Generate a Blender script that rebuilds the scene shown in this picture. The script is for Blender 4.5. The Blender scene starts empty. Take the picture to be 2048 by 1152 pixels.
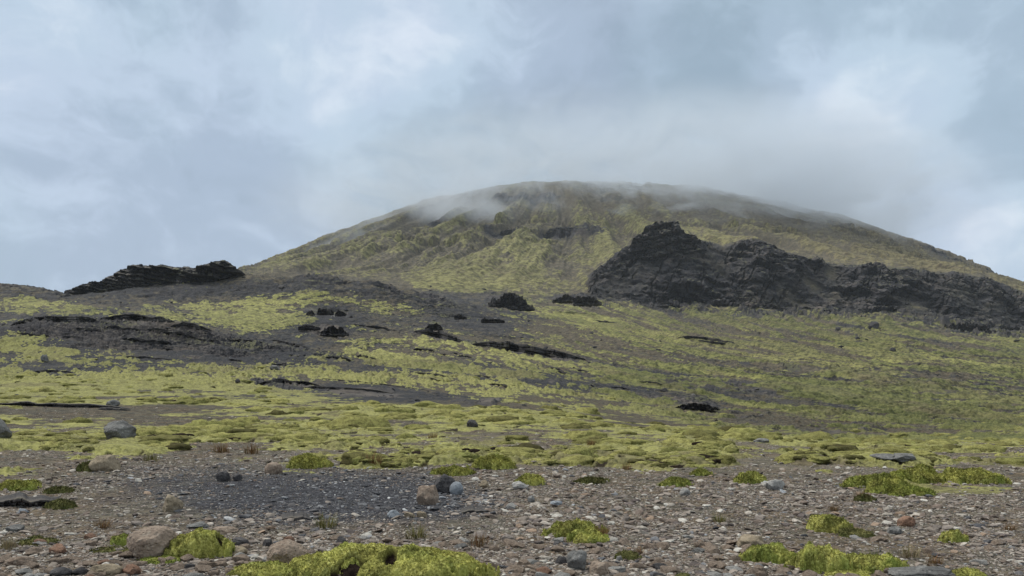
import bpy, math, random
import numpy as np
from math import radians

SC = bpy.context.scene
COL = SC.collection
F = 1607.0           # focal length in photo pixels
CX, HY = 1024.0, 780.0
CAMZ = 1.6

# ------------------------------------------------------------------ camera
cam_d = bpy.data.cameras.new("camera")
cam_d.sensor_width = 36.0
cam_d.lens = F / 2048.0 * 36.0
cam_d.shift_y = (HY - 576.0) / 2048.0
cam_d.clip_start = 0.1
cam_d.clip_end = 20000
cam = bpy.data.objects.new("camera", cam_d)
COL.objects.link(cam)
cam.location = (0, 0, CAMZ)
cam.rotation_euler = (radians(90), 0, 0)
SC.camera = cam

# ------------------------------------------------------------------ sky, sun, exposure
SUN_EL, SUN_AZ = 52.0, -62.0        # azimuth from +Y, clockwise seen from above
W = bpy.data.worlds.new("World")
SC.world = W
W.use_nodes = True


class NT:
    """tiny node-tree writer"""
    def __init__(self, tree):
        self.t = tree
        tree.nodes.clear()

    def n(self, kind, **kw):
        nd = self.t.nodes.new(kind)
        for k, v in kw.items():
            if k == 'inp':
                for i, val in v.items():
                    self.set(nd.inputs[i], val)
            else:
                setattr(nd, k, v)
        return nd

    def set(self, sock, val):
        if isinstance(val, bpy.types.NodeSocket):
            self.t.links.new(val, sock)
        else:
            sock.default_value = val

    def math(self, op, a, b=0.0, c=None, clamp=False):
        nd = self.n('ShaderNodeMath', operation=op, use_clamp=clamp)
        self.set(nd.inputs[0], a)
        self.set(nd.inputs[1], b)
        if c is not None:
            self.set(nd.inputs[2], c)
        return nd.outputs[0]

    def vmath(self, op, a, b=(0, 0, 0)):
        nd = self.n('ShaderNodeVectorMath', operation=op)
        self.set(nd.inputs[0], a)
        self.set(nd.inputs[1], b)
        return nd

    def noise(self, vec, scale, detail=6, rough=0.55, dist=0.0, col=False, lac=2.0):
        nd = self.n('ShaderNodeTexNoise', inp={'Vector': vec, 'Scale': scale, 'Detail': detail,
                                               'Roughness': rough, 'Distortion': dist, 'Lacunarity': lac})
        return nd.outputs['Color' if col else 'Fac']

    def mr(self, v, a, b, c=0.0, d=1.0, smooth=True):
        nd = self.n('ShaderNodeMapRange', interpolation_type='SMOOTHSTEP' if smooth else 'LINEAR')
        nd.clamp = True
        for i, val in enumerate((v, a, b, c, d)):
            self.set(nd.inputs[i], val)
        return nd.outputs[0]

    def mix(self, f, a, b, blend='MIX'):
        nd = self.n('ShaderNodeMix', data_type='RGBA', blend_type=blend)
        self.set(nd.inputs[0], f)
        self.set(nd.inputs[6], a)
        self.set(nd.inputs[7], b)
        return nd.outputs[2]

    def scale(self, colr, f):
        nd = self.n('ShaderNodeVectorMath', operation='SCALE')
        self.set(nd.inputs[0], colr)
        self.set(nd.inputs[3], f)
        return nd.outputs[0]


def lin(r, g, b):
    f = lambda c: ((c / 255.0) / 12.92) if c / 255.0 <= 0.04045 else (((c / 255.0) + 0.055) / 1.055) ** 2.4
    return (f(r), f(g), f(b), 1.0)


def build_world():
    t = NT(W.node_tree)
    tc = t.n('ShaderNodeTexCoord')
    d = tc.outputs['Generated']
    sky = t.n('ShaderNodeTexSky', sky_type='NISHITA')
    sky.sun_disc = False
    sky.sun_elevation = radians(SUN_EL)
    sky.sun_rotation = radians(SUN_AZ)
    sky.air_density = 1.0
    blue = t.scale(sky.outputs[0], 0.09)
    # a warped direction, so cloud edges are ragged
    w1 = t.noise(d, 4.0, 3, 0.5, col=True)
    w2 = t.noise(d, 9.0, 5, 0.5, col=True)
    wv = t.vmath('SUBTRACT', w1, (0.5, 0.5, 0.5)).outputs[0]
    wv2 = t.vmath('SUBTRACT', w2, (0.5, 0.5, 0.5)).outputs[0]
    dn = t.n('ShaderNodeMapping', inp={0: d, 3: (1.0, 1.0, 1.7)}).outputs[0]
    dd = t.vmath('ADD', d, t.scale(wv, 0.15)).outputs[0]
    dn = t.vmath('ADD', dn, t.scale(wv, 0.18)).outputs[0]
    dn = t.vmath('ADD', dn, t.scale(wv2, 0.10)).outputs[0]
    dd = t.vmath('ADD', dd, t.scale(wv2, 0.09)).outputs[0]
    n1 = t.noise(dn, 2.6, 6, 0.52)
    n2 = t.noise(dn, 7.0, 6, 0.55)
    sepd = t.n('ShaderNodeSeparateXYZ', inp={0: d})
    # cloud banks: bright and dark areas of the cloud layer by direction
    banks = [  # photo x, y, radius, amount
        (40, 230, 130, 0.9), (270, 200, 90, 0.35), (90, 80, 130, 0.40), (650, 60, 150, 0.45), (760, 130, 110, 0.35),
        (560, 180, 110, 0.35), (990, 60, 110, 0.45), (870, 220, 90, 0.22), (1130, 90, 70, 0.25),
        (1730, 240, 120, 0.85), (1640, 330, 90, 0.5), (1850, 170, 110, 0.4), (2040, 540, 90, 1.0), (1960, 480, 80, 0.4),
        (690, 370, 70, 0.45), (700, 290, 60, 0.25), (1600, 110, 90, 0.2), (2020, 60, 110, 0.2), (60, 420, 120, 0.15),
        (420, 330, 130, -0.25), (300, 90, 70, -0.25), (1150, 180, 170, -0.65), (1350, 300, 200, -0.55),
        (900, 330, 100, -0.2), (1050, 330, 150, -0.45), (260, 280, 90, -0.15), (1480, 60, 110, -0.2),
        (1420, 140, 120, -0.25), (1960, 300, 90, -0.2), (520, 50, 100, -0.1), (100, 520, 140, -0.15),
    ]
    acc = 0.0
    for px, py, r, a in banks:
        v = np.array([(px - CX), F, (HY - py)], float)
        v /= np.linalg.norm(v)
        dist = t.vmath('DISTANCE', dd, tuple(v)).outputs['Value']
        s = r / 1650.0
        k = t.mr(dist, 0.0, s * 2.1, a, 0.0)
        acc = t.math('ADD', k, acc)
    dens = t.math('MULTIPLY_ADD', t.math('SUBTRACT', n1, 0.5), 0.75, 0.36)
    dens = t.math('MULTIPLY_ADD', t.math('SUBTRACT', n2, 0.5), 1.15, dens)
    n3 = t.noise(dn, 17.0, 7, 0.6, 0.5)
    dens = t.math('MULTIPLY_ADD', t.math('SUBTRACT', n3, 0.5), 0.42, dens)
    dens = t.math('ADD', dens, t.math('MULTIPLY', acc, 0.42))
    ramp = t.n('ShaderNodeValToRGB')
    cr = ramp.color_ramp
    cr.interpolation = 'EASE'
    cr.elements[0].position = 0.0
    cr.elements[0].color = lin(147, 165, 183)
    cr.elements[1].position = 1.0
    cr.elements[1].color = lin(208, 219, 231)
    e = cr.elements.new(0.32); e.color = lin(160, 178, 197)
    e = cr.elements.new(0.62); e.color = lin(181, 198, 216)
    t.set(ramp.inputs[0], dens)
    cloud = ramp.outputs[0]
    # hue drift between blue-green and lilac greys
    hue = t.noise(d, 3.1, 3, 0.5)
    cloud = t.mix(t.mr(hue, 0.40, 0.62), t.mix(1.0, cloud, (0.98, 1.01, 1.0, 1), 'MULTIPLY'),
                  t.mix(1.0, cloud, (1.01, 0.995, 1.015, 1), 'MULTIPLY'))
    # an overcast sky is brighter towards the zenith
    z = sepd.outputs[2]
    zen = t.mr(z, 0.45, 1.0, 1.0, 2.6)
    cloud = t.scale(cloud, zen)
    # the thick cloud overhead is a more neutral white than the distant sky
    cloud = t.mix(t.mr(z, 0.40, 0.75), cloud, t.mix(1.0, cloud, (1.20, 1.0, 0.80, 1), 'MULTIPLY'))
    col = t.mix(t.mr(dens, -0.1, 0.25, 0.94, 0.99), blue, cloud)
    # below the horizon: dark land
    col = t.mix(t.mr(z, -0.08, -0.01), (0.08, 0.08, 0.07, 1), col)
    bg = t.n('ShaderNodeBackground', inp={0: col, 1: 1.0})
    out = t.n('ShaderNodeOutputWorld')
    t.t.links.new(bg.outputs[0], out.inputs[0])


build_world()
sun_d = bpy.data.lights.new("sun", 'SUN')
sun_d.energy = 2.1
sun_d.angle = radians(16)
sun_d.color = (1.0, 0.96, 0.90)
sun = bpy.data.objects.new("sun", sun_d)
COL.objects.link(sun)
# sun to the left and a little behind the mountain side of the frame
sun.rotation_euler = (radians(90 - SUN_EL), 0, radians(180 - SUN_AZ))
sun.location = (0, 0, 900)

SC.view_settings.view_transform = 'Standard'
SC.view_settings.look = 'None'
SC.view_settings.exposure = 0.20
SC.view_settings.gamma = 1.0
SC.render.engine = 'CYCLES'
CY = SC.cycles
CY.use_denoising = True
CY.max_bounces = 6
CY.diffuse_bounces = 2
CY.glossy_bounces = 1
CY.volume_bounces = 3
CY.transparent_max_bounces = 4
CY.volume_step_rate = 1.0
CY.volume_max_steps = 128


# ------------------------------------------------------------------ numpy noise
RS = np.random.RandomState(7)
TAB = RS.rand(256, 256).astype(np.float32) * 2 - 1
TAB3 = RS.rand(64, 64, 64).astype(np.float32) * 2 - 1


def vn(x, y, seed=0):
    a = seed * 1.7 + 0.5
    ca, sa = math.cos(a), math.sin(a)
    u = x * ca - y * sa + seed * 13.37
    v = x * sa + y * ca + seed * 7.91
    fu, fv = np.floor(u), np.floor(v)
    iu, iv = fu.astype(np.int64), fv.astype(np.int64)
    tx, ty = (u - fu).astype(np.float32), (v - fv).astype(np.float32)
    tx = tx * tx * tx * (tx * (tx * 6 - 15) + 10)
    ty = ty * ty * ty * (ty * (ty * 6 - 15) + 10)
    i0, i1, j0, j1 = iu & 255, (iu + 1) & 255, iv & 255, (iv + 1) & 255
    a0 = TAB[i0, j0]; b0 = TAB[i1, j0]; c0 = TAB[i0, j1]; d0 = TAB[i1, j1]
    return (a0 + (b0 - a0) * tx) * (1 - ty) + (c0 + (d0 - c0) * tx) * ty


def vn3(x, y, z):
    f = [np.floor(q) for q in (x, y, z)]
    t = [(q - g).astype(np.float32) for q, g in zip((x, y, z), f)]
    t = [q * q * (3 - 2 * q) for q in t]
    i = [g.astype(np.int64) for g in f]
    r = 0
    for dx in (0, 1):
        wx = t[0] if dx else 1 - t[0]
        for dy in (0, 1):
            wy = t[1] if dy else 1 - t[1]
            for dz in (0, 1):
                wz = t[2] if dz else 1 - t[2]
                r = r + TAB3[(i[0] + dx) & 63, (i[1] + dy) & 63, (i[2] + dz) & 63] * wx * wy * wz
    return r


def fbm(x, y, lam, octs=4, seed=0, gain=0.5, pix=None):
    """octaves starting at wavelength lam; an octave the mesh cannot resolve fades out"""
    r = 0.0
    amp, tot = 1.0, 0.0
    for k in range(octs):
        n = vn(x / lam, y / lam, seed + k * 3 + 1)
        if pix is not None:
            n = n * np.clip(lam / pix / 2.0 - 0.6, 0, 1)
        r = r + n * amp
        tot += amp
        amp *= gain
        lam *= 0.5
    return r / tot * 1.6


def fbm3(x, y, z, octs=4, gain=0.5):
    r, amp, tot, k = 0.0, 1.0, 0.0, 1.0
    for o in range(octs):
        r = r + vn3(x * k + o * 9.1, y * k + o * 5.3, z * k + o * 3.7) * amp
        tot += amp
        amp *= gain
        k *= 2.03
    return r / tot * 1.6


def ridged(x, y, lam, octs=4, seed=0):
    r, amp, tot = 0.0, 1.0, 0.0
    for k in range(octs):
        r = r + (1 - 2 * np.abs(vn(x / lam, y / lam, seed + k * 5 + 2))) * amp
        tot += amp
        amp *= 0.5
        lam *= 0.5
    return r / tot


def domes(x, y, lam, seed=0):
    """rounded cushions: distance to the nearest of jittered cell points -> dome height 0..1"""
    u = x / lam + seed * 3.3
    v = y / lam + seed * 8.1
    iu, iv = np.floor(u), np.floor(v)
    best = np.full(u.shape, 9.0, np.float32)
    for dx in (-1, 0, 1):
        for dy in (-1, 0, 1):
            cx, cy = (iu + dx), (iv + dy)
            a, b = cx.astype(np.int64) & 255, cy.astype(np.int64) & 255
            jx = cx + 0.5 + 0.45 * TAB[a, b]
            jy = cy + 0.5 + 0.45 * TAB[b, (a + 91) & 255]
            rad = 0.65 + 0.35 * TAB[(a + 17) & 255, (b + 45) & 255]
            q = ((u - jx) ** 2 + (v - jy) ** 2) / (rad * rad)
            best = np.minimum(best, q)
    return np.sqrt(np.clip(1 - best, 0, 1))


def sig(x, w):
    return 1.0 / (1.0 + np.exp(-np.clip(x / w, -30, 30)))


def sst(x, a, b):
    t = np.clip((x - a) / (b - a), 0, 1)
    return t * t * (3 - 2 * t)


# ------------------------------------------------------------------ terrain profile
# distance -> (photo column : photo row) of the bare ground; the rest of the world is laid over this relief
C0 = [-700, -300, 0, 150, 300, 450, 600, 750, 900, 1050, 1200, 1350, 1500, 1650, 1800, 1950, 2100, 2400, 2800]


def flat(d, z=0.0):
    return HY + F * (CAMZ - z) / d


KN = [
    (0.5, flat(0.5)), (5.8, flat(5.8)), (12.0, flat(12.0, 0.02)),
    (19.0, dict(zip(C0, [900, 902, 905, 908, 911, 913, 914, 915, 915, 916, 917, 918, 920, 921, 922, 923, 924, 925, 928]))),
    (32.0, dict(zip(C0, [840, 850, 856, 858, 859, 859, 858, 857, 856, 858, 863, 870, 878, 884, 888, 890, 892, 895, 900]))),
    (48.0, dict(zip(C0, [790, 800, 812, 814, 816, 818, 820, 822, 825, 832, 845, 858, 870, 880, 886, 888, 888, 890, 895]))),
    (75.0, dict(zip(C0, [760, 770, 782, 783, 784, 786, 788, 792, 798, 808, 828, 848, 876, 899, 898, 889, 884, 880, 880]))),
    (110.0, dict(zip(C0, [720, 730, 745, 745, 747, 752, 758, 766, 774, 784, 803, 824, 845, 864, 868, 868, 866, 864, 866]))),
    (150.0, dict(zip(C0, [690, 700, 708, 702, 703, 713, 724, 740, 748, 758, 775, 792, 810, 822, 836, 844, 846, 846, 850]))),
    (190.0, {-700: 640, -300: 655, 0: 652, 60: 642, 150: 637, 300: 637, 370: 648, 450: 672, 520: 686, 600: 699, 700: 714, 750: 718,
             900: 724, 1050: 738, 1200: 750, 1350: 767, 1500: 784, 1650: 794, 1800: 808, 1950: 820, 2100: 826, 2400: 830, 2800: 835}),
    (240.0, dict(zip(C0, [640, 650, 654, 645, 648, 672, 688, 698, 704, 716, 728, 744, 756, 766, 780, 794, 804, 812, 820]))),
    (330.0, dict(zip(C0, [610, 622, 625, 622, 624, 638, 650, 664, 672, 684, 695, 709, 720, 730, 742, 758, 772, 785, 795]))),
    (430.0, dict(zip(C0, [590, 596, 600, 602, 602, 606, 604, 622, 638, 651, 664, 679, 690, 696, 706, 724, 740, 756, 772]))),
    (500.0, {-700: 560, -300: 562, 0: 570, 50: 573, 100: 580, 140: 590, 200: 584, 300: 573, 400: 566, 450: 559, 490: 549, 540: 553, 580: 556,
             610: 549, 660: 551, 690: 560, 720: 562, 745: 559, 790: 572, 830: 582, 880: 596, 930: 612, 1050: 638, 1200: 652, 1350: 666,
             1500: 674, 1650: 674, 1800: 684, 1950: 702, 2100: 718, 2400: 735, 2800: 755}),
    (620.0, dict(zip(C0, [620, 625, 630, 620, 612, 602, 585, 588, 602, 622, 634, 648, 652, 653, 660, 682, 698, 716, 740]))),
    (850.0, {-700: 740, -300: 735, 0: 700, 300: 650, 450: 615, 600: 582, 750: 584, 900: 592, 1050: 600, 1150: 602, 1200: 607,
             1350: 624, 1500: 626, 1650: 628, 1800: 632, 1950: 660, 2048: 672, 2100: 678, 2400: 705, 2800: 740}),
    (930.0, {-700: 740, -300: 730, 0: 690, 300: 630, 450: 590, 600: 568, 750: 574, 900: 578, 1050: 586, 1150: 590, 1200: 592,
             1350: 602, 1500: 606, 1650: 614, 1800: 610, 1950: 640, 2048: 655, 2100: 662, 2400: 695, 2800: 735}),
    (1010.0, {-700: 740, -300: 730, 0: 685, 300: 620, 450: 575, 600: 553, 750: 556, 900: 560, 1050: 570, 1150: 578, 1200: 536, 1250: 502,
              1300: 488, 1350: 482, 1400: 489, 1440: 503, 1480: 495, 1530: 490, 1570: 507, 1600: 522, 1650: 530, 1700: 542, 1760: 536,
              1830: 550, 1900: 552, 1960: 562, 2048: 595, 2100: 612, 2400: 670, 2800: 725}),
    (1150.0, {-700: 740, -300: 730, 0: 680, 300: 610, 450: 562, 600: 534, 750: 530, 900: 528, 1050: 534, 1150: 545, 1200: 528, 1250: 500,
              1300: 482, 1400: 476, 1500: 482, 1600: 506, 1700: 522, 1800: 536, 1900: 545, 1960: 554, 2048: 584, 2100: 600, 2400: 665, 2800: 722}),
    (1500.0, {-700: 745, -300: 735, 0: 690, 300: 610, 450: 556, 540: 535, 600: 520, 750: 481, 900: 462, 1050: 458, 1200: 458, 1300: 450, 1400: 444,
              1500: 450, 1600: 464, 1700: 482, 1800: 507, 1900: 532, 1960: 550, 2048: 581, 2100: 597, 2400: 662, 2800: 722}),
    (2100.0, {-700: 750, -300: 740, 0: 700, 300: 612, 450: 563, 500: 549, 560: 525, 600: 505, 640: 487, 720: 461, 800: 430, 850: 412, 900: 402,
              960: 389, 1050: 373, 1140: 372, 1200: 375, 1300: 378, 1400: 384, 1500: 404, 1560: 418, 1620: 430, 1680: 440, 1720: 454,
              1800: 482, 1850: 499, 1900: 516, 1950: 535, 1978: 545, 1986: 557, 2048: 578, 2100: 596, 2400: 668, 2800: 730}),
    (2500.0, dict(zip(C0, [765, 760, 730, 700, 660, 610, 560, 520, 480, 450, 450, 455, 470, 500, 540, 590, 640, 700, 750]))),
    (3600.0, dict(zip(C0, [778] * 19))),
]
SEG_ROWS = [8, 190, 95, 120, 110, 80, 90, 80, 110, 40, 70, 70, 60, 26, 50, 50, 190, 60, 100, 130, 8, 6]


def build_grid():
    cols = np.concatenate([np.arange(-2200, -420, 45), np.arange(-420, -60, 7), np.arange(-60, 2108, 1.55),
                           np.arange(2108, 2468, 7), np.arange(2468, 4300, 45)]).astype(np.float64)
    K = len(KN)
    kd = np.array([k[0] for k in KN])
    kz = np.zeros((K, len(cols)))
    for i, (d, y) in enumerate(KN):
        if isinstance(y, dict):
            xs = sorted(y)
            yy = np.interp(cols, xs, [y[q] for q in xs])
            # gentle smoothing across columns
            fine = np.arange(-2400, 4500, 4.0)
            fy = np.interp(fine, xs, [y[q] for q in xs])
            wdt = (3 if d > 2000 else 9) if d > 400 else 29
            ker = np.hanning(wdt + 2)[1:-1]; ker /= ker.sum()
            fy = np.convolve(np.pad(fy, wdt // 2, mode='edge'), ker, 'valid')
            yy = np.interp(cols, fine, fy)
        else:
            yy = np.full(len(cols), float(y))
        kz[i] = CAMZ + d * (HY - yy) / F
    # pchip slopes in d
    h = np.diff(kd)[:, None]
    dl = np.diff(kz, axis=0) / h
    m = np.zeros_like(kz)
    w1 = 2 * h[1:] + h[:-1]; w2 = h[1:] + 2 * h[:-1]
    same = dl[:-1] * dl[1:] > 0
    with np.errstate(divide='ignore', invalid='ignore'):
        hm = (w1 + w2) / (w1 / dl[:-1] + w2 / dl[1:])
    m[1:-1] = np.where(same, hm, 0)
    m[0] = dl[0]; m[-1] = dl[-1]
    ds, ks = [], []
    for i, n in enumerate(SEG_ROWS):
        u = np.arange(n) / n
        if kd[i] < 700:
            dd = 1.0 / ((1 - u) / kd[i] + u / kd[i + 1])
        else:
            dd = kd[i] + (kd[i + 1] - kd[i]) * u
        ds.append(dd); ks.append(np.full(n, i))
    ds.append([kd[-1]]); ks.append([len(SEG_ROWS) - 1])
    d = np.concatenate(ds); kk = np.concatenate(ks).astype(int)
    hh = (kd[kk + 1] - kd[kk])
    u = ((d - kd[kk]) / hh)[:, None]
    z = (2 * u**3 - 3 * u**2 + 1) * kz[kk] + (u**3 - 2 * u**2 + u) * hh[:, None] * m[kk] \
        + (-2 * u**3 + 3 * u**2) * kz[kk + 1] + (u**3 - u**2) * hh[:, None] * m[kk + 1]
    return cols, d, kk, z


cols, RD, RK, Z0 = build_grid()
NR, NC = Z0.shape
D = np.repeat(RD[:, None], NC, 1)
X = (cols[None, :] - CX) / F * D
Y = D.copy()
P = np.repeat(cols[None, :], NR, 0)
V = HY - F * (Z0 - CAMZ) / D          # photo row of the smooth relief
PIX = 1.6 * D / F                      # metres per mesh column


def blob(cx, cy, rx, ry, ang=0.0, p=2.0):
    a = radians(ang)
    dx, dy = P - cx, V - cy
    u = (dx * math.cos(a) + dy * math.sin(a)) / rx
    v = (-dx * math.sin(a) + dy * math.cos(a)) / ry
    return np.exp(-(u * u + v * v) ** (p / 2))


def zone(d0, d1, f=0.15):
    return sst(D, d0 * (1 - f), d0 * (1 + f)) * (1 - sst(D, d1 * (1 - f), d1 * (1 + f)))


# --- slope-aligned streak coordinates (lines that run down the fall of the ground)
sumx, sumy = 170.0, 2350.0            # summit plateau of the mountain
ang = np.arctan2(X - sumx, sumy - Y)
rad = np.hypot(X - sumx, sumy - Y)
wrp = fbm(X, Y, 260.0, 3, 401) * 0.018
radial = fbm((ang + wrp) * 22, rad / 360.0, 1.0, 5, 41)
radialf = fbm((ang + wrp * 1.3) * 80, rad / 130.0, 1.0, 4, 47)
# scree fans under the cliff and on the near slopes: fall towards the viewer and to the right on the left side
th = radians(38) * (1 - sst(P, 700, 1300)) + radians(4)
sx = X * math.cos(radians(14)) + Y * math.sin(radians(14))
sy = -X * math.sin(radians(14)) + Y * math.cos(radians(14))
streak = fbm(sx / 5.0, sy / 55.0, 1.0, 5, 61)
streakw = fbm(sx / 18.0, sy / 160.0, 1.0, 4, 66)
sx2 = X * math.cos(radians(40)) + Y * math.sin(radians(40))
sy2 = -X * math.sin(radians(40)) + Y * math.cos(radians(40))
streakl = fbm(sx2 / 1.6, sy2 / 22.0, 1.0, 5, 71)

lod = fbm(X, Y, 60.0, 8, 3, 0.62)
lodm = fbm(X, Y, 9.0, 7, 13, 0.66)
lodf = fbm(X, Y, 1.6, 6, 23, 0.7)

# --- where moss grows, where bare dark sand and rock shows
cov = np.zeros_like(Z0)
cov += zone(0.1, 17.5, 0.06) * 0.06
cov += zone(17.5, 60, 0.06) * 0.76
cov += zone(60, 160) * 0.62
cov += zone(160, 235, 0.08) * 0.50
cov += zone(235, 480, 0.08) * 0.53
cov += zone(480, 640, 0.06) * 0.45
cov += zone(640, 900) * 0.56
cov += zone(900, 1400) * 0.46
cov += zone(1400, 1850) * 0.36
cov += zone(1850, 9000) * 0.26
near_edge = zone(12.5, 25) * (vn(X / 2.6, Y / 2.6, 5) * 0.45 + lodf * 0.5 + 0.10)
cov += near_edge
for cx, cy, rx, ry, a, am in [
    (300, 680, 330, 36, 5, -0.62), (560, 700, 170, 22, 8, -0.30), (120, 735, 200, 16, 2, -0.34), (0, 690, 110, 14, 0, 0.28),
    (80, 705, 120, 7, 3, 0.25),
    (330, 765, 330, 15, 1, 0.30), (60, 775, 160, 16, 0, 0.25), (730, 782, 170, 17, 4, -0.50), (420, 792, 150, 8, 0, -0.22),
    (80, 822, 260, 12, 0, -0.35), (430, 812, 200, 7, 0, -0.2), (870, 800, 150, 9, 7, -0.35), (700, 812, 420, 14, 3, 0.18),
    (650, 838, 200, 7, 2, -0.2), (620, 915, 420, 12, 0, -0.32), (250, 905, 200, 10, 0, -0.12), (1120, 872, 130, 7, 3, -0.15),
    (100, 605, 85, 16, 5, 0.36), (200, 595, 60, 18, 0, -0.4), (520, 640, 120, 34, -5, 0.36), (400, 615, 60, 10, 20, 0.2),
    (300, 590, 260, 20, 0, -0.42), (500, 572, 90, 14, 0, -0.42), (640, 565, 70, 15, 0, -0.32), (760, 580, 60, 16, 20, -0.35),
    (860, 600, 80, 16, 15, -0.42), (930, 600, 60, 14, 0, -0.25), (650, 600, 120, 9, 0, 0.18), (700, 572, 260, 14, 6, -0.35), (960, 596, 130, 16, 6, -0.25), (820, 650, 160, 14, 8, -0.16), (1000, 690, 240, 8, 9, -0.15), (900, 720, 260, 7, 9, -0.15), (1300, 740, 220, 8, 10, -0.15),
    (650, 640, 75, 26, 0, -0.40), (660, 668, 90, 10, 5, -0.25), (720, 640, 90, 14, 15, -0.2), (960, 650, 90, 18, 10, -0.55),
    (840, 640, 70, 12, 5, -0.20), (1000, 600, 50, 18, 15, -0.4), (1150, 597, 60, 10, 0, -0.4),
    (560, 690, 80, 12, 0, -0.4), (760, 712, 120, 14, 7, 0.30), (960, 702, 150, 10, 10, 0.15), (900, 735, 260, 14, 8, 0.26),
    (830, 738, 120, 8, 3, -0.28), (1070, 762, 140, 9, 5, -0.42), (1250, 778, 130, 8, 9, -0.35), (700, 755, 160, 8, 8, 0.2),
    (660, 735, 80, 20, 25, 0.2), (1170, 680, 120, 22, 12, -0.14), (1120, 662, 90, 6, 5, -0.25), (1220, 700, 140, 10, 10, -0.18),
    (1120, 625, 170, 12, 14, 0.35), (1330, 650, 120, 8, 12, -0.22), (1250, 655, 160, 6, 12, 0.2),
    (1370, 715, 80, 10, 10, -0.25), (1340, 695, 100, 10, 15, 0.1), (1500, 785, 80, 14, 8, -0.42), (1360, 800, 70, 14, 10, -0.4),
    (1560, 845, 130, 18, 10, -0.45), (1700, 850, 180, 12, 6, -0.34), (1880, 850, 110, 10, 0, -0.28), (1640, 800, 80, 12, 10, -0.2),
    (1550, 812, 90, 7, 10, 0.22), (1700, 770, 240, 10, 8, 0.16), (1800, 812, 240, 8, 6, 0.25), (1450, 755, 200, 8, 8, 0.2),
    (1560, 735, 110, 9, 4, -0.35), (1830, 755, 130, 14, 6, -0.25), (1450, 655, 200, 9, 14, -0.2), (1650, 668, 130, 7, 22, 0.28),
    (1760, 668, 130, 7, 20, -0.2), (1880, 700, 140, 9, 16, 0.06), (1970, 662, 110, 12, 25, 0.22), (1600, 740, 100, 4, 3, -0.2),
    (10, 580, 110, 10, 0, -0.5), (150, 590, 120, 8, 0, -0.3),
    # mountain face
    (1125, 540, 38, 40, 70, -0.40), (1080, 575, 70, 12, 0, -0.1), (1000, 540, 40, 30, 0, -0.15), (960, 570, 70, 14, -15, 0.32), (900, 560, 120, 14, -20, 0.16), (1050, 500, 60, 40, 0, 0.14), (1230, 480, 50, 26, -30, 0.22), (1560, 848, 120, 7, 9, -0.3), (1500, 822, 90, 5, 12, -0.25), (1420, 830, 60, 6, 20, -0.2),
    (890, 540, 130, 22, -25, 0.18), (720, 530, 150, 14, -22, 0.10), (1000, 490, 60, 20, -35, 0.1), (1190, 500, 60, 30, -35, 0.3),
    (1060, 520, 26, 45, 15, 0.22), (820, 450, 90, 20, -28, -0.3), (950, 410, 120, 18, -8, -0.25), (1150, 405, 150, 14, 2, -0.35),
    (1130, 468, 110, 9, 2, -0.25), (1000, 465, 60, 8, 0, -0.2), (1270, 430, 160, 16, 4, 0.10), (1450, 450, 200, 10, 8, 0.12),
    (1430, 487, 40, 16, 0, 0.25), (1340, 410, 120, 14, 0, -0.2), (1620, 455, 140, 12, 15, -0.1), (1800, 520, 120, 10, 18, 0.15),
    (1880, 520, 90, 7, 25, -0.35), (1975, 552, 20, 9, 0, -0.6), (660, 500, 100, 10, -25, -0.1),
]:
    cov += blob(cx, cy, rx, ry, a) * am
far_r = sst(D, 330, 600)
# mottling at the grain each distance shows, drawn out along the fall of the slope
slp = np.interp(V, [560, 640, 720, 800, 860, 920], [0.36, 0.34, 0.25, 0.14, 0.05, 0.0]) * sst(P, 450, 1500) + 0.14 * np.exp(-((P - 1000) / 300) ** 2 - ((V - 700) / 60) ** 2)
slp = slp * (1 - sst(D, 900, 1000))
QV = V - slp * (P - 1100)
mot = fbm(P / 52, QV / 11, 1.0, 6, 201, 0.68)
motf = fbm(P / 16, QV / 4.5, 1.0, 4, 205, 0.72)
mots = fbm(P / 150, QV / 8, 1.0, 5, 209, 0.6)
mots2 = fbm(P / 210, QV / 3.6, 1.0, 4, 231, 0.65)
mfin = fbm(P / 6.5, QV / 2.6, 1.0, 3, 235, 0.7)
mtn = sst(D, 880, 960)
mfar = fbm(P / 26, V / 14, 1.0, 5, 213, 0.75)
dash = sst(fbm(P / 34, QV / 4.0, 1.0, 3, 217, 0.6) + 0.25 * mots, 0.50, 0.62)
radial *= sst(rad, 250, 700); radialf *= sst(rad, 350, 900)
ns = np.where(D > 900, radial * 0.34 + radialf * 0.18 + lod * 0.30 + lodm * 0.12,
              lodm * 0.34 + lod * 0.20 + lodf * 0.16) - 0.07
rs = sst(P, 950, 1450) * zone(60, 900, 0.1)
ns = ns * (1 - 0.45 * rs) + rs * (streak * 0.26 + streakw * 0.22)
lsx = zone(120, 420) * blob(720, 740, 210, 55, 0) * 1.2
ns = ns + np.clip(lsx, 0, 1) * streakl * 0.34
midw = sst(D, 45, 110) * (1 - mtn)
ns = ns * (1 - 0.35 * midw) + midw * (mfin * (0.17 - 0.10 * rs) + mots2 * (0.06 + 0.44 * rs) + mot * (0.26 - 0.10 * rs) + motf * (0.26 - 0.16 * rs) + mots * (0.12 + 0.20 * sst(P, 1000, 1500))) + mtn * (mfar * 0.24 + fbm(P / 6, V / 3.5, 1.0, 3, 237, 0.7) * 0.22)
ns = ns + zone(16, 60) * (mot * 0.10 - 0.03) + zone(30, 60) * motf * 0.06
moss = sig(cov + ns - 0.5, 0.06)
ns = ns - 0.02 * rs + rs * (mots * 0.24)
soft = sig(cov + ns - 0.5, 0.17)
far_r = np.maximum(far_r, 0.8 * rs)
soft = soft * (1 - mtn) + mtn * (0.12 + 0.88 * sig(cov + ns - 0.5, 0.24))
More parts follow.
